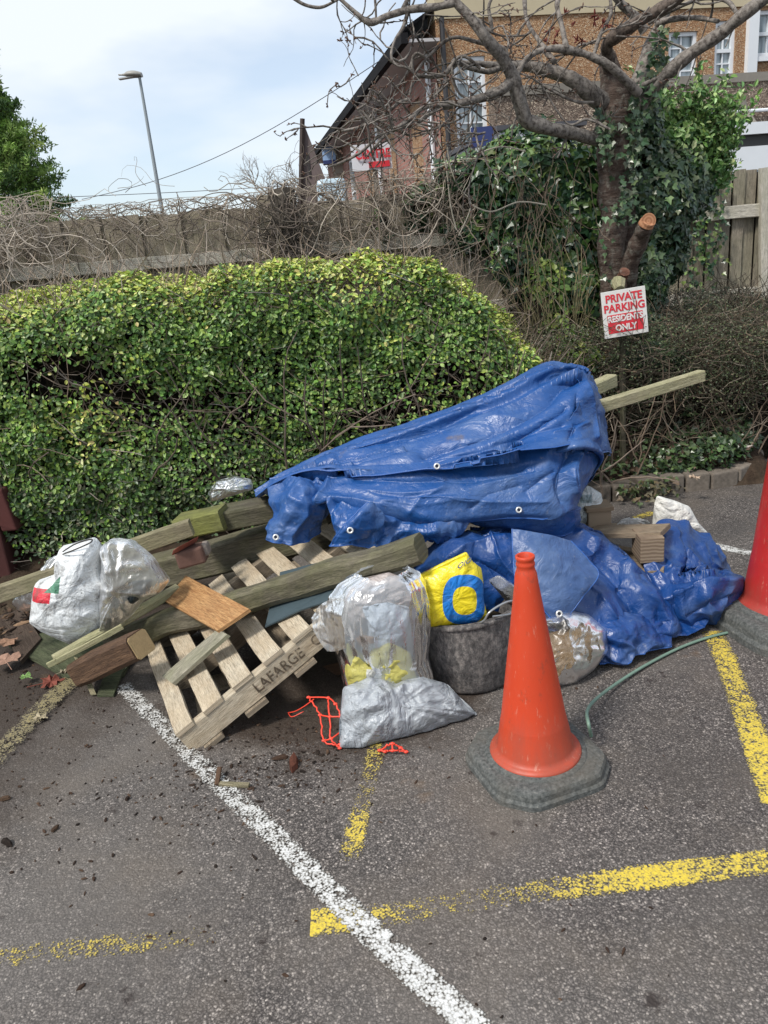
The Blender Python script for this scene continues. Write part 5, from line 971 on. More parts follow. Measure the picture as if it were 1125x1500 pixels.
# clear bag with its contents
YS = sackm('yellow_film', (.50, .46, .12), (('box', (.3, .5, .3, .6), (.55, .55, .5)),), .3, .3)
b = pillow([(508, 940), (530, 975), (545, 950), (570, 940), (600, 955), (612, 1000), (600, 1020), (560, 1026), (515, 1020), (505, 985)], 2.40, .035, seed=31, wr=.02, ws=9); b1 = tag(b.build('yellow_packaging', YS, smooth=True), 'crumpled yellow packaging inside the upright clear bag', 'packaging')
GS = sackm('grey_white_film', (.46, .52, .58), (), .3, .25, (.16, .16, .18))
b = pillow([(530, 890), (565, 882), (600, 890), (598, 915), (580, 945), (590, 975), (560, 985), (535, 960), (540, 920)], 2.43, .03, seed=33, wr=.035, ws=8, radial=.03); tag(b.build('grey_packaging', GS, smooth=True), 'folded grey plastic film inside the upright clear bag above the yellow packaging', 'packaging')
b = pillow([(520, 935), (532, 930), (548, 933), (548, 942), (530, 947)], 2.37, .012, seed=35, wr=.003); tag(b.build('wood_offcut', PINE, smooth=True), 'small orange wood offcut inside the upright clear bag', 'offcut')
b = pillow([(500, 880), (520, 850), (570, 838), (600, 850), (610, 880), (560, 905), (515, 915)], 2.50, .03, seed=37, wr=.02); tag(b.build('pink_grey_packaging', sackm('pinkish_film', (.42, .37, .35), (), .3, .35), smooth=True), 'dull pinkish wrapping in the top of the upright clear bag', 'packaging')
# film: a loose upright tube of polythene, slumped, with vertical folds
ctr = P(555, 940, 2.44); nu, nv = 140, 70; gs = np.zeros((nu, nv, 3)); prof = [(838, 560, 36), (848, 556, 56), (862, 553, 66), (890, 553, 70), (930, 555, 68), (970, 560, 60), (1005, 568, 62), (1035, 570, 74)]
for j in range(nv):
    y = 836+(1036-836)*j/(nv-1); cxp = np.interp(y, [q[0] for q in prof], [q[1] for q in prof]); hw = np.interp(y, [q[0] for q in prof], [q[2] for q in prof]); c_ = P(cxp, y, 2.46); ex_ = P(cxp+hw, y, 2.46)-c_; w = np.linalg.norm(ex_)
    for i in range(nu):
        a = i/nu*2*math.pi; f = 1+.10*vn([[math.cos(a)*3.2, math.sin(a)*3.2, j*.02]], 41)[0]+.05*ridge(np.array([[math.cos(a)*5.5, math.sin(a)*5.5, j*.03]]), 43)[0]+.02*crumple(np.array([[math.cos(a)*4, math.sin(a)*4, j*.09]]), 44)[0]; gs[i, j] = c_+np.array([math.cos(a)*w*f, math.sin(a)*w*.72*f, .012*vn([[a*2, 0, j*.1]], 4)[0]])
b = MB(); b.grid(gs, closeu=True); cbag = b.build('plastic_bag', POLY3, smooth=True); tag(cbag, 'upright clear polythene bag full of yellow and grey packaging between pallet and tub', 'plastic bag')
g2 = np.zeros((40, 30, 3)); cr4 = cat_rom(np.array([[P(505, 868, 2.36), P(470, 885, 2.42), P(455, 905, 2.44)], [P(500, 900, 2.33), P(475, 915, 2.40), P(458, 925, 2.42)], [P(505, 950, 2.33), P(490, 955, 2.38), P(478, 955, 2.40)]]), 40, 0); cr4 = cat_rom(cr4, 30, 1); cr4 += gnormals(cr4)*(.008*crumple(cr4*14, 5))[..., None]
b = MB(); b.grid(cr4); b.build('torn_flap', POLY, cbag, smooth=True)

# ---- tub with the yellow bag
tb_ = G(690, 1024); tb_[2] = 0; ct = np.array([P(690, 960, 2.64)[0], 2.64, 0]); Rb = .175; tub = thing('rubber_tub', 'round grey rubber builder tub smeared with dried mortar', 'tub', ct)
TM = NT('mortar_smeared_rubber'); o = TM.co(); c = TM.ramp(TM.noise(55, 7, .8, TM.map(o, (1, 1, .55))), [(.38, (.05, .048, .047)), (.50, (.12, .112, .108)), (.60, (.23, .21, .195)), (.72, (.36, .32, .29))]); c = TM.mix(TM.ramp(TM.noise(5, 4, .6, o), [(.4, 0), (.7, .5)]), c, (.06, .055, .055)); TMM = TM.fin(c, .82, TM.bump(TM.noise(60, 5, .7, o), .7, .005), .3)
wob = lambda g_: g_+np.stack([vn(g_*6, 1), vn(g_*6, 2), vn(g_*5, 3)*.3], -1)*.008
pr = np.array([(.150, .0), (.166, .012), (.172, .05), (.185, .16), (.196, .270), (.203, .276), (.205, .285), (.200, .291), (.191, .288), (.186, .27), (.160, .03), (.0, .025)]); th_ = np.arange(72)/72*2*math.pi; g_ = np.stack([np.cos(th_)[:, None]*pr[None, :, 0], np.sin(th_)[:, None]*pr[None, :, 0], np.repeat(pr[None, :, 1], 72, 0)], -1)
prd = cat_rom(pr, 60); g_ = np.stack([np.cos(th_)[:, None]*prd[None, :, 0], np.sin(th_)[:, None]*prd[None, :, 0], np.repeat(prd[None, :, 1], 72, 0)], -1)
g_[..., 2] *= 1+.10*np.cos(th_+.6)[:, None]; b = MB(); b.grid(wob(g_+ct), closeu=True); b.build('tub_body', TMM, tub, smooth=True)
b = MB(); b.tube(cat_rom(np.array([P(752, 880, 2.50), P(742, 882, 2.47), P(728, 889, 2.44), P(716, 898, 2.42), P(710, 908, 2.43), P(704, 912, 2.45)]), 30), .004, 6); b.tube(cat_rom(np.array([P(756, 895, 2.52), P(745, 900, 2.48), P(722, 903, 2.45)]), 20), .0035, 6); b.build('handle', m_plain('galvanised_wire', (.45, .46, .46), .35, .6), tub, smooth=True)
b = MB(); b.lathe([(0, .2), (.17, .2)], ct, 40); b.build('contents', SH, tub)
YM = sackm('yellow_cement_bag', (.80, .66, .02), [('ring', (.665, .40, .30, .335, .165, .185), (.01, .17, .55)), ('box', (.04, .22, .74, .84), (.55, .10, .05))], .15, .3, (.5, .4, .05), .8)
yb = thing('yellow_bag', 'bright yellow bag with a big blue ring standing in the tub', 'bag', P(660, 915, 2.56))
b = pillow([(607, 845), (640, 828), (683, 808), (692, 822), (705, 832), (708, 852), (709, 880), (714, 902), (705, 914), (660, 918), (625, 918), (612, 880)], 2.53, .062, (0, -1, .2), .007, 8, 51, back=.6, radial=.012, NR=40, NA=180, p=3.2, cpx=(664, 872, 2.53)); b.build('bag', YM, yb, smooth=True)
GI = m_plain('grey_ink', (.25, .28, .22), .6); fo = P(680, 823, 2.49)
lettering('OIO', .030, fo+[0, -.012, 0], P(690, 818, 2.5)-P(670, 829, 2.5), (.25, -.1, 1), m_plain('blue_ink', (.10, .16, .35), .6), yb, 1., .0006, .0002)
b = MB(); beam(b, P(608, 848, 2.512), P(682, 812, 2.512), .012, .012, (0, 0, 1), 20, .2, .002); b.build('top_seam', YM, yb)
# brown sand bag in clear film
SB = sackm('wet_sand', (.22, .145, .075), (), .5, .35, (.12, .08, .05), .9, .3)
sb = thing('sand_bag', 'clear plastic bag of brown sand lying behind the foreground cone', 'bag', G(850, 990))
b = pillow([(795, 930), (830, 920), (862, 908), (884, 925), (886, 952), (868, 975), (840, 998), (800, 1010), (785, 980)], [2.62, 2.64, 2.66, 2.66, 2.62, 2.58, 2.54, 2.52, 2.55], .085, (0, -.8, .5), .012, 10, 61, back=.5, NR=34, NA=140)
for q in b.v: q[:, 2] = np.maximum(q[:, 2], .006)
b.build('sand', SB, sb, smooth=True)
b = pillow([(780, 905), (815, 890), (862, 900), (888, 922), (890, 955), (870, 982), (838, 1006), (795, 1016), (775, 985)], [2.60, 2.62, 2.64, 2.64, 2.60, 2.56, 2.52, 2.50, 2.53], .10, (0, -.8, .5), .02, 9, 63, back=.4, NR=34, NA=140)
for q in b.v: q[:, 2] = np.maximum(q[:, 2], .004)
b.build('film', m_poly('sand_bag_film', (.62, .54, .42), .05, .3, .15), sb, smooth=True)
# white goods at the right
b = pillow([(955, 772), (958, 740), (962, 726), (985, 732), (1010, 742), (1022, 765), (1038, 782), (1010, 800), (960, 792)], 3.32, .05, (0, -1, .4), .010, 9, 71, radial=.01, cpx=(992, 766, 3.32)); tag(b.build('white_sack', sackm('clean_white_sack', (.76, .75, .70), (), .25, .55), smooth=True), 'clean white sack with a pointed top leaning beyond the small pallet at the right', 'sack')
b = pillow([(832, 728), (845, 713), (862, 711), (880, 722), (884, 738), (868, 750), (858, 778), (838, 778), (828, 755)], 3.36, .07, (0, -1, .3), .016, 10, 73, radial=.02); tag(b.build('white_bag', sackm('white_carrier', (.60, .64, .64), (('box', (.3, .6, .62, .8), (.30, .38, .40)),), .3, .3), smooth=True), 'crumpled whitish plastic bag between the tarpaulin peak and the wood block', 'bag')
b = pillow([(902, 770), (910, 762), (935, 762), (952, 766), (945, 776), (915, 778)], 3.34, .03, (0, -.6, .8), .012, 16, 75, radial=.02); tag(b.build('crumpled_film', sackm('milky_film', (.66, .67, .65), (), .2, .3), smooth=True), 'small scrap of milky film lying behind the small pallet', 'film')
# dark clear sheet under the loose tarpaulin corner
b = pillow([(715, 850), (730, 842), (775, 870), (830, 895), (842, 905), (838, 945), (825, 925), (790, 900), (745, 885)], 2.70, .02, seed=77, wr=.02, ws=9); tag(b.build('plastic_sheet', POLY2, smooth=True), 'cloudy plastic sheeting hanging under the loose tarpaulin corner behind the cone', 'plastic sheet')

# ================================================================ THE BLUE TARPAULIN
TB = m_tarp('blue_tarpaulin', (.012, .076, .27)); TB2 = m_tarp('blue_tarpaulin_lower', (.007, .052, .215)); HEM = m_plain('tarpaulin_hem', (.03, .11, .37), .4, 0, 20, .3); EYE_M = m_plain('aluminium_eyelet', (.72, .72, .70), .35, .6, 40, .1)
def sheet(rows, nu, nv, amp, sc, seed, aniso=(1, 1, 1), foldamp=0., folddir=None, hem=0):
    A = np.array([[P(*q) for q in r_] for r_ in rows]); g_ = cat_rom(cat_rom(A, nu, 0), nv, 1); n_ = gnormals(g_)
    n_ = np.where((n_[..., 1:2] > 0), -n_, n_); uu, vv = np.meshgrid(np.linspace(0, 1, nu), np.linspace(0, 1, nv), indexing='ij')
    d = amp*(.55*crumple(g_*sc*np.array(aniso)+seed*1.7, seed)+1.9*facet(g_*sc*1.15*np.array(aniso)+seed*1.7, seed))
    if foldamp: d = d+foldamp*ridge(np.stack([uu*folddir[0]+seed, vv*folddir[1], uu*0], -1), seed+3)
    g_ = g_+n_*d[..., None]; du = np.concatenate([np.zeros((1, nv)), np.cumsum(np.linalg.norm(np.diff(g_, axis=0), axis=-1), 0)]); dv = np.concatenate([np.zeros((nu, 1)), np.cumsum(np.linalg.norm(np.diff(g_, axis=1), axis=-1), 1)], 1)
    return g_, np.stack([dv, du], -1)
def carve(g_, n_sign, feats):
    """press long folds into the cloth along surveyed lines: (points, width, height)"""
    q = g_-EYE; w = q@fw; X_ = CX+FPX*(q@rt)/w; Y_ = CY-FPX*(q@up)/w; n_ = gnormals(g_); n_ = np.where((n_[..., 1:2] > 0), -n_, n_); wobx = 3*vn(g_*9, 71); D = 0
    for pts, wd, ht in feats:
        best = np.full(X_.shape, 1e9)
        for (x0, y0), (x1, y1) in zip(pts[:-1], pts[1:]):
            dx, dy = x1-x0, y1-y0; t_ = np.clip(((X_-x0)*dx+(Y_-y0)*dy)/(dx*dx+dy*dy), 0, 1); best = np.minimum(best, np.hypot(X_-x0-t_*dx, Y_-y0-t_*dy))
        D = D+ht*np.exp(-np.abs(best+wobx)/wd)
    return g_+n_*D[..., None]
def tsheet(g_, uv, name, m, parent, hems=()):
    b = MB(); b.grid(g_, uv); o = solidify(b.build(name, m, parent, smooth=True), .0016); 
    for e in hems:
        ln = {'top': g_[0], 'bottom': g_[-1], 'left': g_[:, 0], 'right': g_[:, -1]}[e]; hb = MB(); hb.tube(ln, .0028, 5); hb.build('hem', HEM, parent, smooth=True)
    return o
def eyelet(px, py, Y, parent, r_=.013, nrm=(0, -1, .35)):
    c_ = P(px, py, Y); n_ = np.array(nrm)/np.linalg.norm(nrm); a = np.cross(n_, [1, 0, .2]); a /= np.linalg.norm(a); b_ = np.cross(n_, a); th = np.linspace(0, 2*math.pi, 25); b = MB(); gr = np.zeros((25, 8, 3))
    for j in range(8):
        ph = j/7*2*math.pi; rr = r_*(.72+.28*math.cos(ph)); gr[:, j] = c_+n_*(.0035*math.sin(ph)+.002)+rr*(np.cos(th)[:, None]*a+np.sin(th)[:, None]*b_)
    b.grid(gr); b.build('eyelet', EYE_M, parent, smooth=True); b = MB(); b.add([c_+n_*.001+r_*.5*(math.cos(t_)*a+math.sin(t_)*b_) for t_ in np.linspace(0, 2*math.pi, 12, endpoint=False)], [tuple(range(12))]); b.build('eyelet_hole', m_hole, parent)
m_hole = m_plain('eyelet_hole', (.01, .012, .03), .8)
ta = thing('blue_tarpaulin', 'blue tarpaulin draped in layers over the top of the timber heap, rising to a peak', 'tarpaulin', P(640, 760, 3.1))
# top layer
rows = [
 [(378, 726, 3.50), (432, 700, 3.50), (505, 672, 3.52), (600, 634, 3.56), (690, 606, 3.62), (748, 584, 3.70), (785, 560, 3.80), (822, 556, 3.82), (858, 566, 3.75)],
 [(376, 722, 3.36), (430, 691, 3.36), (502, 661, 3.36), (600, 623, 3.36), (690, 592, 3.37), (745, 568, 3.38), (778, 547, 3.40), (812, 539, 3.40), (857, 549, 3.36)],
 [(377, 727, 3.28), (430, 696, 3.27), (505, 672, 3.24), (600, 640, 3.20), (690, 612, 3.19), (755, 590, 3.18), (800, 565, 3.20), (838, 552, 3.24), (860, 556, 3.26)],
 [(378, 730, 3.24), (430, 699, 3.20), (505, 683, 3.14), (595, 658, 3.09), (690, 636, 3.06), (760, 618, 3.05), (812, 600, 3.05), (850, 580, 3.10), (871, 590, 3.18)],
 [(379, 732, 3.22), (430, 700, 3.14), (505, 691, 3.07), (580, 690, 3.00), (640, 680, 2.97), (740, 662, 2.96), (810, 640, 2.96), (848, 628, 2.99), (876, 640, 3.08)],
 [(380, 733, 3.20), (432, 702, 3.12), (505, 694, 3.04), (580, 693, 2.95), (640, 687, 2.90), (735, 674, 2.88), (800, 660, 2.89), (848, 650, 2.93), (880, 662, 3.04)]]
g_, uv = sheet(rows, 190, 340, .006, 5.0, 3, (.5, 1, 1.5), .022, (6, 2.2)); g_ = carve(g_, 1, [([(850, 550), (823, 565), (803, 585), (758, 615), (684, 644), (619, 664)], 9, -.040), ([(808, 540), (768, 560), (709, 588), (639, 618), (559, 649), (484, 676)], 11, .028), ([(828, 597), (788, 625), (738, 654), (679, 672)], 6, -.028),
 ([(524, 680), (600, 678), (680, 664), (760, 640), (823, 625)], 5, -.012), ([(600, 655), (560, 668), (500, 680)], 6, -.016), ([(858, 560), (868, 590), (872, 640)], 5, .022), ([(846, 575), (850, 610), (835, 640)], 5, -.022), ([(790, 560), (812, 548), (835, 540)], 5, -.018), ([(700, 600), (640, 632), (600, 645)], 4, -.014), ([(860, 620), (838, 628), (812, 634)], 4, .016)])
tsheet(g_, uv, 'top_layer', TB, ta, ('bottom',))
# right end closing round the peak
rows = [
 [(835, 545, 3.22), (858, 546, 3.30), (868, 556, 3.45)],
 [(846, 575, 3.12), (872, 590, 3.20), (880, 600, 3.45)],
 [(830, 615, 3.02), (874, 620, 3.14), (884, 625, 3.45)],
 [(835, 655, 2.98), (880, 658, 3.10), (888, 660, 3.45)],
 [(838, 660, 2.97), (882, 665, 3.07), (888, 668, 3.45)]]
g_, uv = sheet(rows, 100, 60, .014, 7, 9, (1, 1, .8), .010, (3, 3)); tsheet(g_, uv, 'gathered_end', TB, ta)
rows = [[(836, 655, 2.99), (860, 660, 3.06), (882, 664, 3.07)], [(836, 680, 3.06), (858, 680, 3.28), (880, 678, 3.10)], [(838, 705, 3.06), (856, 700, 3.26), (868, 695, 3.12)], [(836, 730, 3.02), (846, 728, 3.12), (854, 715, 3.10)]]
g_, uv = sheet(rows, 40, 40, .008, 9, 57); tsheet(g_, uv, 'inner_hollow', TB, ta)
# rolled lip under the peak
lip = np.array([P(x, y, Y) for x, y, Y in [(815, 662, 2.95), (840, 655, 2.90), (865, 656, 2.92), (882, 664, 3.0), (880, 680, 3.05), (868, 696, 3.06), (852, 715, 3.06)]])
lp_ = cat_rom(lip, 60); g_ = np.stack([lp_+np.array([0, .0, .03])*s+np.array([.0, .10, -.0])*s*s for s in np.linspace(-.6, 1, 14)], 1); g_ += (gnormals(g_)*(.006*crumple(g_*12, 7))[..., None]); b = MB(); b.grid(g_); solidify(b.build('folded_lip', TB, ta, smooth=True), .0016)
# second layer, hanging below the first
rows = [
 [(398, 704, 3.26), (450, 696, 3.20), (505, 690, 3.14), (580, 686, 3.05), (650, 676, 3.00), (740, 660, 2.99), (800, 648, 2.99), (845, 640, 3.02), (872, 650, 3.10)],
 [(400, 722, 3.20), (450, 712, 3.12), (508, 704, 3.06), (580, 706, 2.97), (650, 702, 2.93), (740, 690, 2.92), (800, 678, 2.93), (846, 668, 2.97), (870, 676, 3.08)],
 [(401, 738, 3.14), (450, 722, 3.05), (500, 718, 3.01), (575, 730, 2.93), (650, 730, 2.89), (740, 722, 2.88), (800, 714, 2.89), (838, 704, 2.93), (856, 706, 3.02)],
 [(402, 750, 3.10), (448, 732, 3.00), (492, 732, 2.97), (560, 748, 2.90), (655, 757, 2.86), (745, 752, 2.85), (800, 748, 2.86), (832, 742, 2.90), (846, 738, 2.98)],
 [(404, 756, 3.12), (446, 740, 3.02), (488, 738, 3.00), (558, 754, 2.93), (657, 763, 2.89), (748, 757, 2.87), (803, 755, 2.87), (834, 750, 2.90), (848, 745, 2.98)]]
g_, uv = sheet(rows, 120, 340, .006, 5.5, 13, (.6, 1, 1.4), .020, (3, 4.0)); g_ = carve(g_, 1, [([(485, 695), (478, 715), (462, 733)], 5, .022), ([(470, 700), (462, 715), (450, 730)], 5, -.022), ([(520, 700), (600, 706), (700, 702), (780, 688)], 6, -.016), ([(560, 735), (640, 728), (720, 735), (800, 735)], 6, .014), ([(838, 655), (822, 690), (818, 715), (825, 735)], 6, -.024), ([(848, 665), (840, 690), (842, 720)], 6, .024), ([(770, 720), (790, 705), (812, 690)], 4, -.014), ([(600, 750), (620, 728), (650, 712)], 4, .012), ([(690, 745), (715, 725), (760, 712)], 4, -.012)])
tsheet(g_, uv, 'second_layer', TB, ta, ('bottom',))
# hanging scoop at the right of the second layer
rows = [[(660, 757, 2.90), (740, 752, 2.88), (800, 748, 2.88), (838, 742, 2.92), (848, 742, 3.0)], [(690, 765, 2.96), (745, 766, 2.92), (800, 768, 2.90), (838, 762, 2.93), (849, 757, 3.0)], [(720, 770, 3.02), (760, 775, 2.98), (805, 782, 2.94), (836, 779, 2.96), (846, 770, 3.02)]]
g_, uv = sheet(rows, 40, 120, .008, 7, 17); tsheet(g_, uv, 'hanging_fold', TB, ta, ('bottom',))
# left lobe with eyelet
rows = [[(400, 706, 3.20), (425, 700, 3.12), (455, 702, 3.06), (482, 712, 3.06)], [(399, 730, 3.14), (420, 724, 3.04), (450, 728, 2.98), (488, 732, 3.02)], [(402, 755, 3.08), (420, 750, 2.98), (448, 752, 2.96), (486, 746, 3.04)], [(396, 778, 3.04), (415, 772, 2.96), (445, 774, 2.98), (478, 758, 3.06)], [(393, 791, 3.02), (412, 796, 2.95), (440, 794, 2.98), (468, 776, 3.06)]]
g_, uv = sheet(rows, 90, 90, .014, 9, 23, (1, 1, 1), .012, (3, 3)); tsheet(g_, uv, 'left_lobe', TB, ta, ('bottom',))
# crumpled strip below with a turned up corner
rows = [[(480, 732, 2.98), (510, 735, 2.96), (545, 738, 2.94), (590, 748, 2.94), (640, 755, 2.92), (690, 765, 2.92)], [(484, 755, 2.92), (512, 752, 2.88), (545, 752, 2.86), (585, 765, 2.88), (635, 768, 2.88), (680, 772, 2.90)], [(487, 780, 2.88), (515, 775, 2.82), (548, 770, 2.83), (582, 780, 2.86), (625, 780, 2.86), (660, 778, 2.90)], [(485, 799, 2.88), (514, 800, 2.82), (548, 802, 2.84), (576, 800, 2.86), (605, 793, 2.86), (632, 786, 2.92)]]
g_, uv = sheet(rows, 90, 200, .020, 8, 29, (1, 1, 1), .016, (2, 7)); tsheet(g_, uv, 'crumpled_strip', TB, ta, ('bottom',))
rows = [[(540, 736, 2.83), (544, 736, 2.83), (548, 738, 2.83)], [(515, 760, 2.80), (530, 752, 2.79), (562, 750, 2.82)], [(492, 785, 2.80), (515, 776, 2.78), (562, 768, 2.82)], [(486, 797, 2.82), (510, 794, 2.79), (540, 786, 2.82)]]
g_, uv = sheet(rows, 50, 50, .006, 12, 31); tsheet(g_, uv, 'turned_corner', TB, ta, ('left',))
for x, y, Y in [(640, 683, 2.895), (760, 747, 2.845), (404, 787, 2.93), (513, 777, 2.765)]: eyelet(x, y, Y, ta)
# lower tarpaulin
tl = thing('blue_tarpaulin', 'second heap of crumpled blue tarpaulin spilling onto the ground at the right', 'tarpaulin', G(900, 960))
rows = [
 [(596, 815, 3.05), (640, 795, 3.05), (690, 775, 3.05), (750, 765, 3.05), (820, 768, 3.10), (870, 782, 3.15), (905, 800, 3.15)],
 [(605, 830, 2.96), (650, 800, 2.92), (700, 790, 2.92), (755, 785, 2.90), (830, 790, 2.96), (885, 800, 3.02), (925, 830, 3.02)],
 [(612, 850, 2.90), (660, 815, 2.84), (710, 815, 2.82), (765, 820, 2.78), (840, 822, 2.84), (900, 830, 2.90), (950, 860, 2.92)],
 [(620, 870, 2.88), (680, 850, 2.80), (725, 850, 2.78), (780, 860, 2.74), (850, 860, 2.76), (915, 860, 2.80), (975, 895, 2.82)],
 [(640, 890, 2.86), (700, 880, 2.80), (745, 880, 2.76), (800, 890, 2.72), (862, 895, 2.70), (925, 895, 2.73), (992, 925, 2.76)],
 [(650, 900, 2.90), (710, 900, 2.84), (760, 905, 2.80), (820, 915, 2.74), (872, 925, 2.68), (930, 928, 2.70), (985, 932, 2.74)]]
g_, uv = sheet(rows, 140, 260, .013, 4.5, 37, (1, 1, 1), .026, (3, 6)); g_ = carve(g_, 1, [([(850, 783), (910, 817), (937, 850), (963, 887), (983, 917)], 9, .035), ([(875, 820), (905, 850), (925, 885), (940, 915)], 9, -.035), ([(640, 835), (680, 800), (740, 790)], 7, .025), ([(625, 850), (665, 825), (700, 822), (740, 850)], 7, -.03), ([(850, 850), (880, 870), (900, 905)], 6, .022), ([(720, 790), (735, 820), (760, 850)], 5, .02), ([(860, 800), (900, 830), (915, 860)], 5, -.018)])
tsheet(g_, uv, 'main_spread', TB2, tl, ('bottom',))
rows = [[(750, 775, 2.74), (790, 782, 2.72), (835, 793, 2.74)], [(752, 815, 2.68), (800, 820, 2.64), (858, 820, 2.70)], [(757, 850, 2.63), (805, 850, 2.61), (876, 842, 2.66)], [(790, 885, 2.59), (815, 880, 2.58), (850, 872, 2.62)], [(812, 912, 2.56), (818, 912, 2.56), (825, 905, 2.58)]]
g_, uv = sheet(rows, 90, 80, .007, 7, 41, (1, 1, 1), .006, (2, 3)); tsheet(g_, uv, 'loose_corner', m_tarp('dusty_tarpaulin', (.045, .10, .25)), tl, ('left', 'right')); eyelet(819, 899, 2.545, tl)
rows = [[(868, 885, 2.72), (900, 895, 2.70), (940, 905, 2.72), (985, 922, 2.76)], [(866, 920, 2.66), (900, 920, 2.63), (940, 925, 2.66), (985, 930, 2.74)], [(872, 950, 2.62), (905, 940, 2.60), (945, 940, 2.64), (978, 938, 2.70)], [(878, 972, 2.60), (915, 968, 2.59), (935, 955, 2.62), (975, 948, 2.68)]]
g_, uv = sheet(rows, 80, 100, .015, 9, 43, (1, 1, 1), .016, (3, 4)); g_[..., 2] = np.maximum(g_[..., 2], .012); tsheet(g_, uv, 'trailing_edge', TB2, tl, ('bottom',))
rows = [[(948, 800, 3.12), (975, 768, 3.20), (1005, 772, 3.22), (1038, 790, 3.24), (1050, 805, 3.25)],
 [(945, 830, 2.98), (978, 800, 3.04), (1010, 800, 3.08), (1045, 815, 3.12), (1062, 828, 3.20)],
 [(945, 850, 2.92), (978, 838, 2.94), (1012, 835, 2.98), (1045, 840, 3.04), (1068, 848, 3.12)],
 [(960, 872, 2.88), (990, 860, 2.86), (1025, 846, 2.86), (1060, 848, 2.94), (1086, 856, 3.02)],
 [(975, 890, 2.84), (1005, 885, 2.80), (1038, 872, 2.78), (1068, 868, 2.86), (1083, 868, 3.0)],
 [(985, 908, 2.82), (1010, 905, 2.80), (1040, 895, 2.80), (1066, 885, 2.88), (1080, 878, 3.0)],
 [(995, 930, 2.80), (1015, 925, 2.84), (1042, 918, 2.86), (1062, 905, 2.90), (1076, 890, 3.0)]]
g_, uv = sheet(rows, 150, 150, .015, 5.5, 47, (1, 1, 1), .022, (4, 5)); g_[..., 2] = np.maximum(g_[..., 2], .01); g_ = carve(g_, 1, [([(965, 883), (1000, 866), (1040, 850), (1080, 853)], 8, .035), ([(985, 850), (1015, 845), (1060, 838)], 6, -.035), ([(1000, 785), (1012, 815), (1005, 840)], 6, -.024), ([(1030, 800), (1040, 825), (1058, 835)], 6, .022), ([(1010, 905), (1040, 885), (1070, 875)], 6, -.026), ([(975, 820), (990, 835), (1010, 838)], 4, .016)])
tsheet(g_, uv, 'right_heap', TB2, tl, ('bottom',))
rows = [[(930, 905, 2.80), (965, 895, 2.82), (1000, 900, 2.82), (1040, 890, 2.86)], [(940, 925, 2.74), (970, 915, 2.74), (1000, 918, 2.78), (1040, 905, 2.82)], [(975, 935, 2.72), (990, 932, 2.72), (1010, 930, 2.74), (1030, 920, 2.78)]]
g_, uv = sheet(rows, 40, 60, .010, 10, 53); tsheet(g_, uv, 'ground_fold', TB2, tl)

# ================================================================ SIGN, HOSE, MESH, DEBRIS
pc = [P(880, 429, 4.72), P(945, 418, 4.72), P(943, 487, 4.70), P(885, 497, 4.70)]
sx_ = (pc[1]-pc[0]); Wd = np.linalg.norm(sx_); sx_ /= Wd; sz_ = (pc[0]-pc[3]); sz_ -= (sz_@sx_)*sx_; Hh = np.linalg.norm(sz_); sz_ /= Hh; sy_ = np.cross(sx_, sz_); o0 = pc[3]*.5+(pc[0]-sz_*Hh)*.5
sn = thing('parking_sign', 'white and red PRIVATE PARKING RESIDENTS ONLY sign hung against the tree foot', 'sign', o0)
SWH = sackm('dirty_white_sign', (.68, .67, .64), (), .35, .5, (.2, .17, .13), .1); b = MB(); b.obb(o0, sx_*Wd, sz_*Hh, -sy_*-.006); bevel(b.build('panel', SWH, sn), .002)
SRD = m_plain('sign_red_paint', (.60, .025, .04), .5, 0, 25, .2); fy = -np.abs(1)*np.sign(sy_[1])*-1; face = o0+(sy_*.0 if sy_[1] < 0 else 0*sy_); nf = sy_ if sy_[1] < 0 else -sy_
fz = lambda u_, v_, d: o0+sx_*Wd*u_+sz_*Hh*v_+nf*d+(sy_*.006 if sy_[1] < 0 else 0)
b = MB(); b.obb(fz(.10, .09, .0002), sx_*Wd*.80, sz_*Hh*.40, nf*.0012); b.build('red_band', SRD, sn)
tx = sx_ if np.cross(sx_, sz_)@nf > 0 else sx_
lettering('PRIVATE', .062, fz(.5, .83, .002), sx_, sz_, SRD, sn, .95, .0006, .0018); lettering('PARKING', .062, fz(.5, .62, .002), sx_, sz_, SRD, sn, .95, .0006, .0018)
SWT = m_plain('sign_white_paint', (.72, .70, .68), .5, 0, 25, .2); lettering('RESIDENTS', .050, fz(.5, .39, .003), sx_, sz_, SWT, sn, .86, .0006, .0018); lettering('ONLY', .050, fz(.5, .19, .003), sx_, sz_, SWT, sn, .95, .0006, .0018)
b = MB(); 
for x0, z0, x1, z1 in [(930, 440, 905, 500), (922, 425, 938, 480), (905, 470, 930, 500)]: b.tube(twig(P(x0, z0, 4.66), P(x1, z1, 4.66)-P(x0, z0, 4.66), np.linalg.norm(P(x1, z1, 4.66)-P(x0, z0, 4.66)), 8, .15), .002, 4, (.12, .09, .07), False)
tag(b.build('bare_sapling', TW), 'thin bare sapling shoots growing up across the parking sign', 'sapling')
b = MB(); b.tube([P(908, 424, 4.78), P(906, 414, 4.82), P(902, 411, 4.85)], [.03, .045, .03], 8); tag(b.build('wood_wedge', PALE), 'pale wood wedge stuck on top of the parking sign', 'wedge')
b = MB(); b.tube([P(912, 470, 4.78), P(914, 470, 4.78)*[1, 1, 0]+[0, 0, .1]], .02, 8); b.build('stake', OLDD, sn)
HG = m_plain('green_strap', (.17, .27, .21), .5, 0, 20, .3)
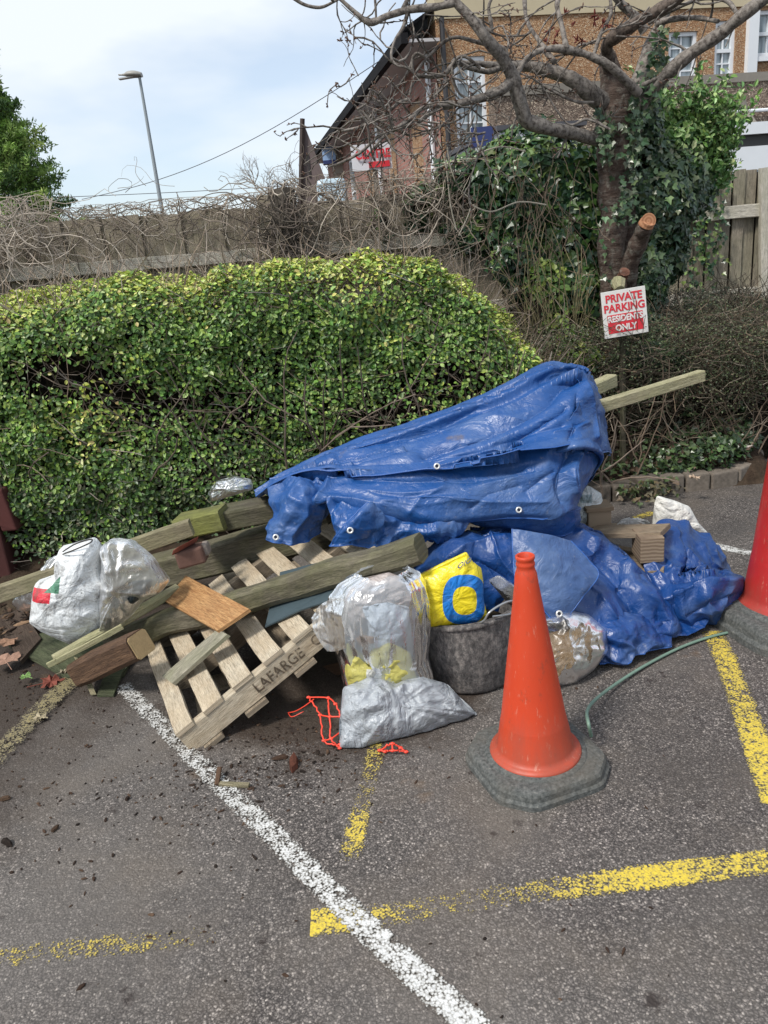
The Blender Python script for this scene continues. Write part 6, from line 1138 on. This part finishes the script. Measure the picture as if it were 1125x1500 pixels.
hp_ = np.array([G(866, 1078, .06), G(862, 1060, .12), G(860, 1042, .10), G(872, 1025, .05), G(905, 1000, .02), G(950, 972, .012), G(1005, 945, .010), G(1060, 928, .010), G(1125, 918, .01), G(1200, 912, .01)]); hp2 = cat_rom(hp_, 160); hb = MB(); tt_ = np.gradient(hp2, axis=0); tt_ /= np.linalg.norm(tt_, axis=1)[:, None]; sd_ = np.cross(tt_, [0, 0, 1.]); sd_ /= np.linalg.norm(sd_, axis=1)[:, None]+1e-9
hb.tube(hp2, .0058, 8); tag(hb.build('green_hose', HG, smooth=True), 'thin green hose trailing over the asphalt between the two cones', 'hose')
h3 = cat_rom(np.array([G(1065, 905, .01), G(1080, 912, .01), G(1110, 918, .012), G(1150, 918, .012)]), 40); hb = MB(); hb.tube(h3, .013, 8); tag(hb.build('black_hose', m_plain('black_hose', (.03, .04, .045), .4), smooth=True), 'thick dark hose lying at the foot of the right hand cone', 'hose')
# orange barrier mesh
OM = m_plain('orange_mesh', (.75, .06, .03), .5, 0, 20, .1)
def mesh_net(rows, lab):
    b = MB(); A = np.array([[G(x, y, z) for x, y, z in r_] for r_ in rows])
    A = A+rng.normal(0, .009, A.shape)*[1, 1, .8]; A[..., 2] = np.maximum(A[..., 2], .006)
    for r_ in A: b.tube(cat_rom(r_, 24)+rng.normal(0, .0014, (24, 3)), .0032, 5, None, True)
    for j in range(A.shape[1]): b.tube(cat_rom(A[:, j], 12), .0030, 5, None, True)
    for q in A.reshape(-1, 3): b.tube([q-[.007, 0, 0], q, q+[.007, 0, 0]], [.003, .0065, .003], 6)
    return tag(b.build('barrier_mesh', OM, smooth=True), lab, 'mesh')
mesh_net([[(460, 1024, .09), (464, 1052, .06), (468, 1082, .03), (492, 1097, .01)], [(474, 1022, .10), (478, 1050, .07), (482, 1078, .04), (500, 1090, .015)], [(493, 1030, .10), (498, 1055, .07), (502, 1075, .04), (505, 1085, .02)]], 'torn piece of orange barrier mesh left of the silver sack')
hb = MB(); hb.tube(cat_rom(np.array([G(460, 1024, .09), G(445, 1035, .06), G(432, 1042, .03), G(422, 1044, .01)]), 16), .002, 5); hb.tube(cat_rom(np.array([G(422, 1044, .01), G(428, 1050, .01), G(445, 1042, .03)]), 16), .0018, 5); tag(hb.build('mesh_strand', OM), 'stretched orange strand trailing left from the barrier mesh', 'mesh')
mesh_net([[(560, 1098, .012), (575, 1092, .03), (590, 1096, .02)], [(566, 1106, .008), (582, 1100, .02), (594, 1104, .008)]], 'small torn orange mesh scrap under the front edge of the silver sack')
# red post at the left edge
b = MB(); b.obb(G(-60, 842), (.20, .02, 0), (0, .2, 0), (0, 0, .02)); rp = thing('brick_pier', 'dark red pier at the left edge in front of the hedge', 'pier', G(-30, 842)); rpx = P(26, 720, 4.05)
b = MB(); b.obb((rpx[0]-.34, 4.05, 0), (.19, 0, 0), (0, .2, 0), (.0, 0, P(10, 690, 4.05)[2])); bevel(b.build('pier', m_plain('dark_red_render', (.07, .018, .015), .85, 0, 12, .4, .5), rp), .01)
b = MB(); b.obb((rpx[0]-.14, 4.05, P(20, 778, 4.05)[2]), (.085, 0, 0), (0, .12, 0), (-.03, 0, .24)); bevel(b.build('brick', m_plain('dark_red_brick', (.09, .022, .018), .85, 0, 12, .4, .5), rp), .01)
# loose chips, bark and leaf litter
t = NT('litter'); LIT = t.fin(t.mix(1, t.attr('tint'), t.ramp(t.noise(80, 4, .7), [(.3, .55), (.7, 1.1)]), 'MULTIPLY'), .9, t.bump(t.noise(120, 3, .6), .6, .003), .2)
def chips(pts, size, cols, flat=.3, long=1.8):
    b = MB(); cols = np.array(cols)
    for q in pts:
        s_ = size*math.exp(rng.normal(0, .35)); a = rng.uniform(0, 6.28); ax_ = np.array([math.cos(a), math.sin(a), rng.normal(0, .15)]); ay_ = np.array([-math.sin(a), math.cos(a), rng.normal(0, .15)]); n = 6; L_ = s_*rng.uniform(.8, long); h_ = s_*flat*rng.uniform(.5, 1.3)
        ring = np.array([q+ax_*L_*math.cos(k*math.pi/3)*rng.uniform(.6, 1.1)+ay_*s_*.6*math.sin(k*math.pi/3)*rng.uniform(.6, 1.1) for k in range(n)]); ring[:, 2] = np.maximum(ring[:, 2], .001); tp = ring*.75+q*.25+np.array([0, 0, h_]); c_ = cols[rng.integers(len(cols))]*rng.uniform(.6, 1.4)
        b.add(np.concatenate([ring, tp, [tp.mean(0)+[0, 0, h_*.3]]]), [(i, (i+1) % n, n+(i+1) % n, n+i) for i in range(n)]+[(n+i, n+(i+1) % n, 2*n) for i in range(n)], col=c_)
    return b
DK = [(.035, .022, .016), (.05, .03, .02), (.025, .018, .014), (.08, .05, .032)]
pts = []
for (x, y, sx1, sy1, n) in [(400, 1090, 60, 40, 260), (300, 1130, 40, 20, 60), (180, 1180, 120, 60, 80), (200, 1270, 150, 90, 60), (60, 980, 60, 40, 200), (110, 1030, 70, 40, 60), (450, 1130, 50, 25, 90), (60, 1100, 60, 60, 50), (600, 1150, 140, 60, 40), (850, 1330, 180, 90, 25), (700, 1000, 90, 30, 60), (260, 1150, 50, 30, 50), (330, 1190, 50, 30, 40)]:
    for _ in range(int(n*.75)): pts.append(G(x+rng.normal(0, sx1), y+rng.normal(0, sy1), .002))
tag(chips(pts, .0055, DK).build('bark_debris', LIT), kind='stuff'); tag(bpy.data.objects['bark_debris'], 'loose dark bark crumbs scattered over the asphalt', 'debris')
pts = [np.array([x, y, .02]) for x, y in zip(rng.uniform(-3, -.9, 2600), rng.uniform(3.2, 4.6, 2600)) if y > 3.25+.9*max(0, min(1, (x+1.75)/1.0))-.4*(x < -2)]
for q in pts: q[2] = .035+.03*rng.uniform()
lb = chips(pts, .014, DK+[(.13, .08, .05), (.20, .13, .08)], .25, 2.6); tag(lb.build('leaf_litter', LIT), 'brown leaf and bark litter at the foot of the hedge', 'litter', kind='stuff')
for i, (x, y, s_, lab) in enumerate([(187, 1170, .020, 'dark wet clod on the asphalt below the pallet corner'), (104, 1162, .010, 'small dark clod left of the bigger wet clod'), (10, 1235, .020, 'brown clod at the left edge of the asphalt'), (8, 1170, .016, 'small flat dark clod near the left edge'), (430, 1120, .024, 'flat reddish brown bark lump right of the pallet corner'), (412, 1110, .018, 'thin dark bark piece beside the reddish bark lump'), (460, 1117, .015, 'small dark bark chip right of the reddish bark lump'), (80, 1215, .011, 'small clod on the asphalt left of centre'), (890, 1392, .009, 'small brown twig lump below the yellow line')]):
    tag(chips([G(x, y, .004)], s_, [DK[i % 4] if i not in (4,) else (.11, .04, .025)], .45, 1.6).build('bark_clod', LIT), lab, 'clod')
timber('wood_splinter', 'pale wood splinter on the ground at the white line below the pallet', G(322, 1148, .008), G(365, 1150, .008), .016, .010, BAT, n=8, cat='splinter', jit=.003)
timber('wood_splinter', 'dark upright bark sliver beside the pale splinter', G(318, 1150, .008), G(322, 1125, .03), .014, .012, BRN, n=8, cat='splinter', jit=.003)
def fallen(lab, x, y, s_, col, rot, z=.012):
    n = 26; b = MB(); c_ = G(x, y, z); vs = [c_+[0, 0, .004]]
    for k in range(n):
        a = k/n*2*math.pi; r_ = s_*(.62+.38*abs(math.cos(2.5*a+.3)))*(1-.25*(math.cos(a) < -.8))*rng.uniform(.9, 1.08); vs.append(c_+np.array([math.cos(a+rot)*r_, math.sin(a+rot)*r_*.9, max(0, rng.normal(.006, .007))]))
    b.add(vs, [(0, 1+k, 1+(k+1) % n) for k in range(n)], col=col); b.tube([c_+[0, 0, .006], c_+np.array([-math.cos(rot), -math.sin(rot), 0])*s_*1.7+[0, 0, .004]], .0016, 4, np.array(col)*.8, False); return tag(solidify(b.build('fallen_leaf', LIT), .001), lab, 'leaf')
fallen('reddish brown curled dead leaf in front of the green board', 75, 1000, .055, (.22, .07, .05), .3, .012); fallen('big pale brown dead leaf at the left edge beside the green board', 8, 968, .07, (.36, .22, .16), 2.2, .05); fallen('pale tan dead leaf by the dirty yellow line', 60, 1052, .028, (.42, .36, .24), 1.2)
fallen('small fresh green leaf sprig at the left of the green board', 38, 992, .026, (.22, .36, .12), 2.6, .03); fallen('brown leaf high on the dark plank at the left edge', 10, 942, .05, (.30, .18, .12), 1.0, .06); fallen('small pale leaf on the white line below the pallet', 95, 985, .022, (.35, .31, .22), .5, .02)
fallen('tan dead leaf standing on the kerb end at the right', 1018, 700, .035, (.5, .38, .28), 1.4, .16)
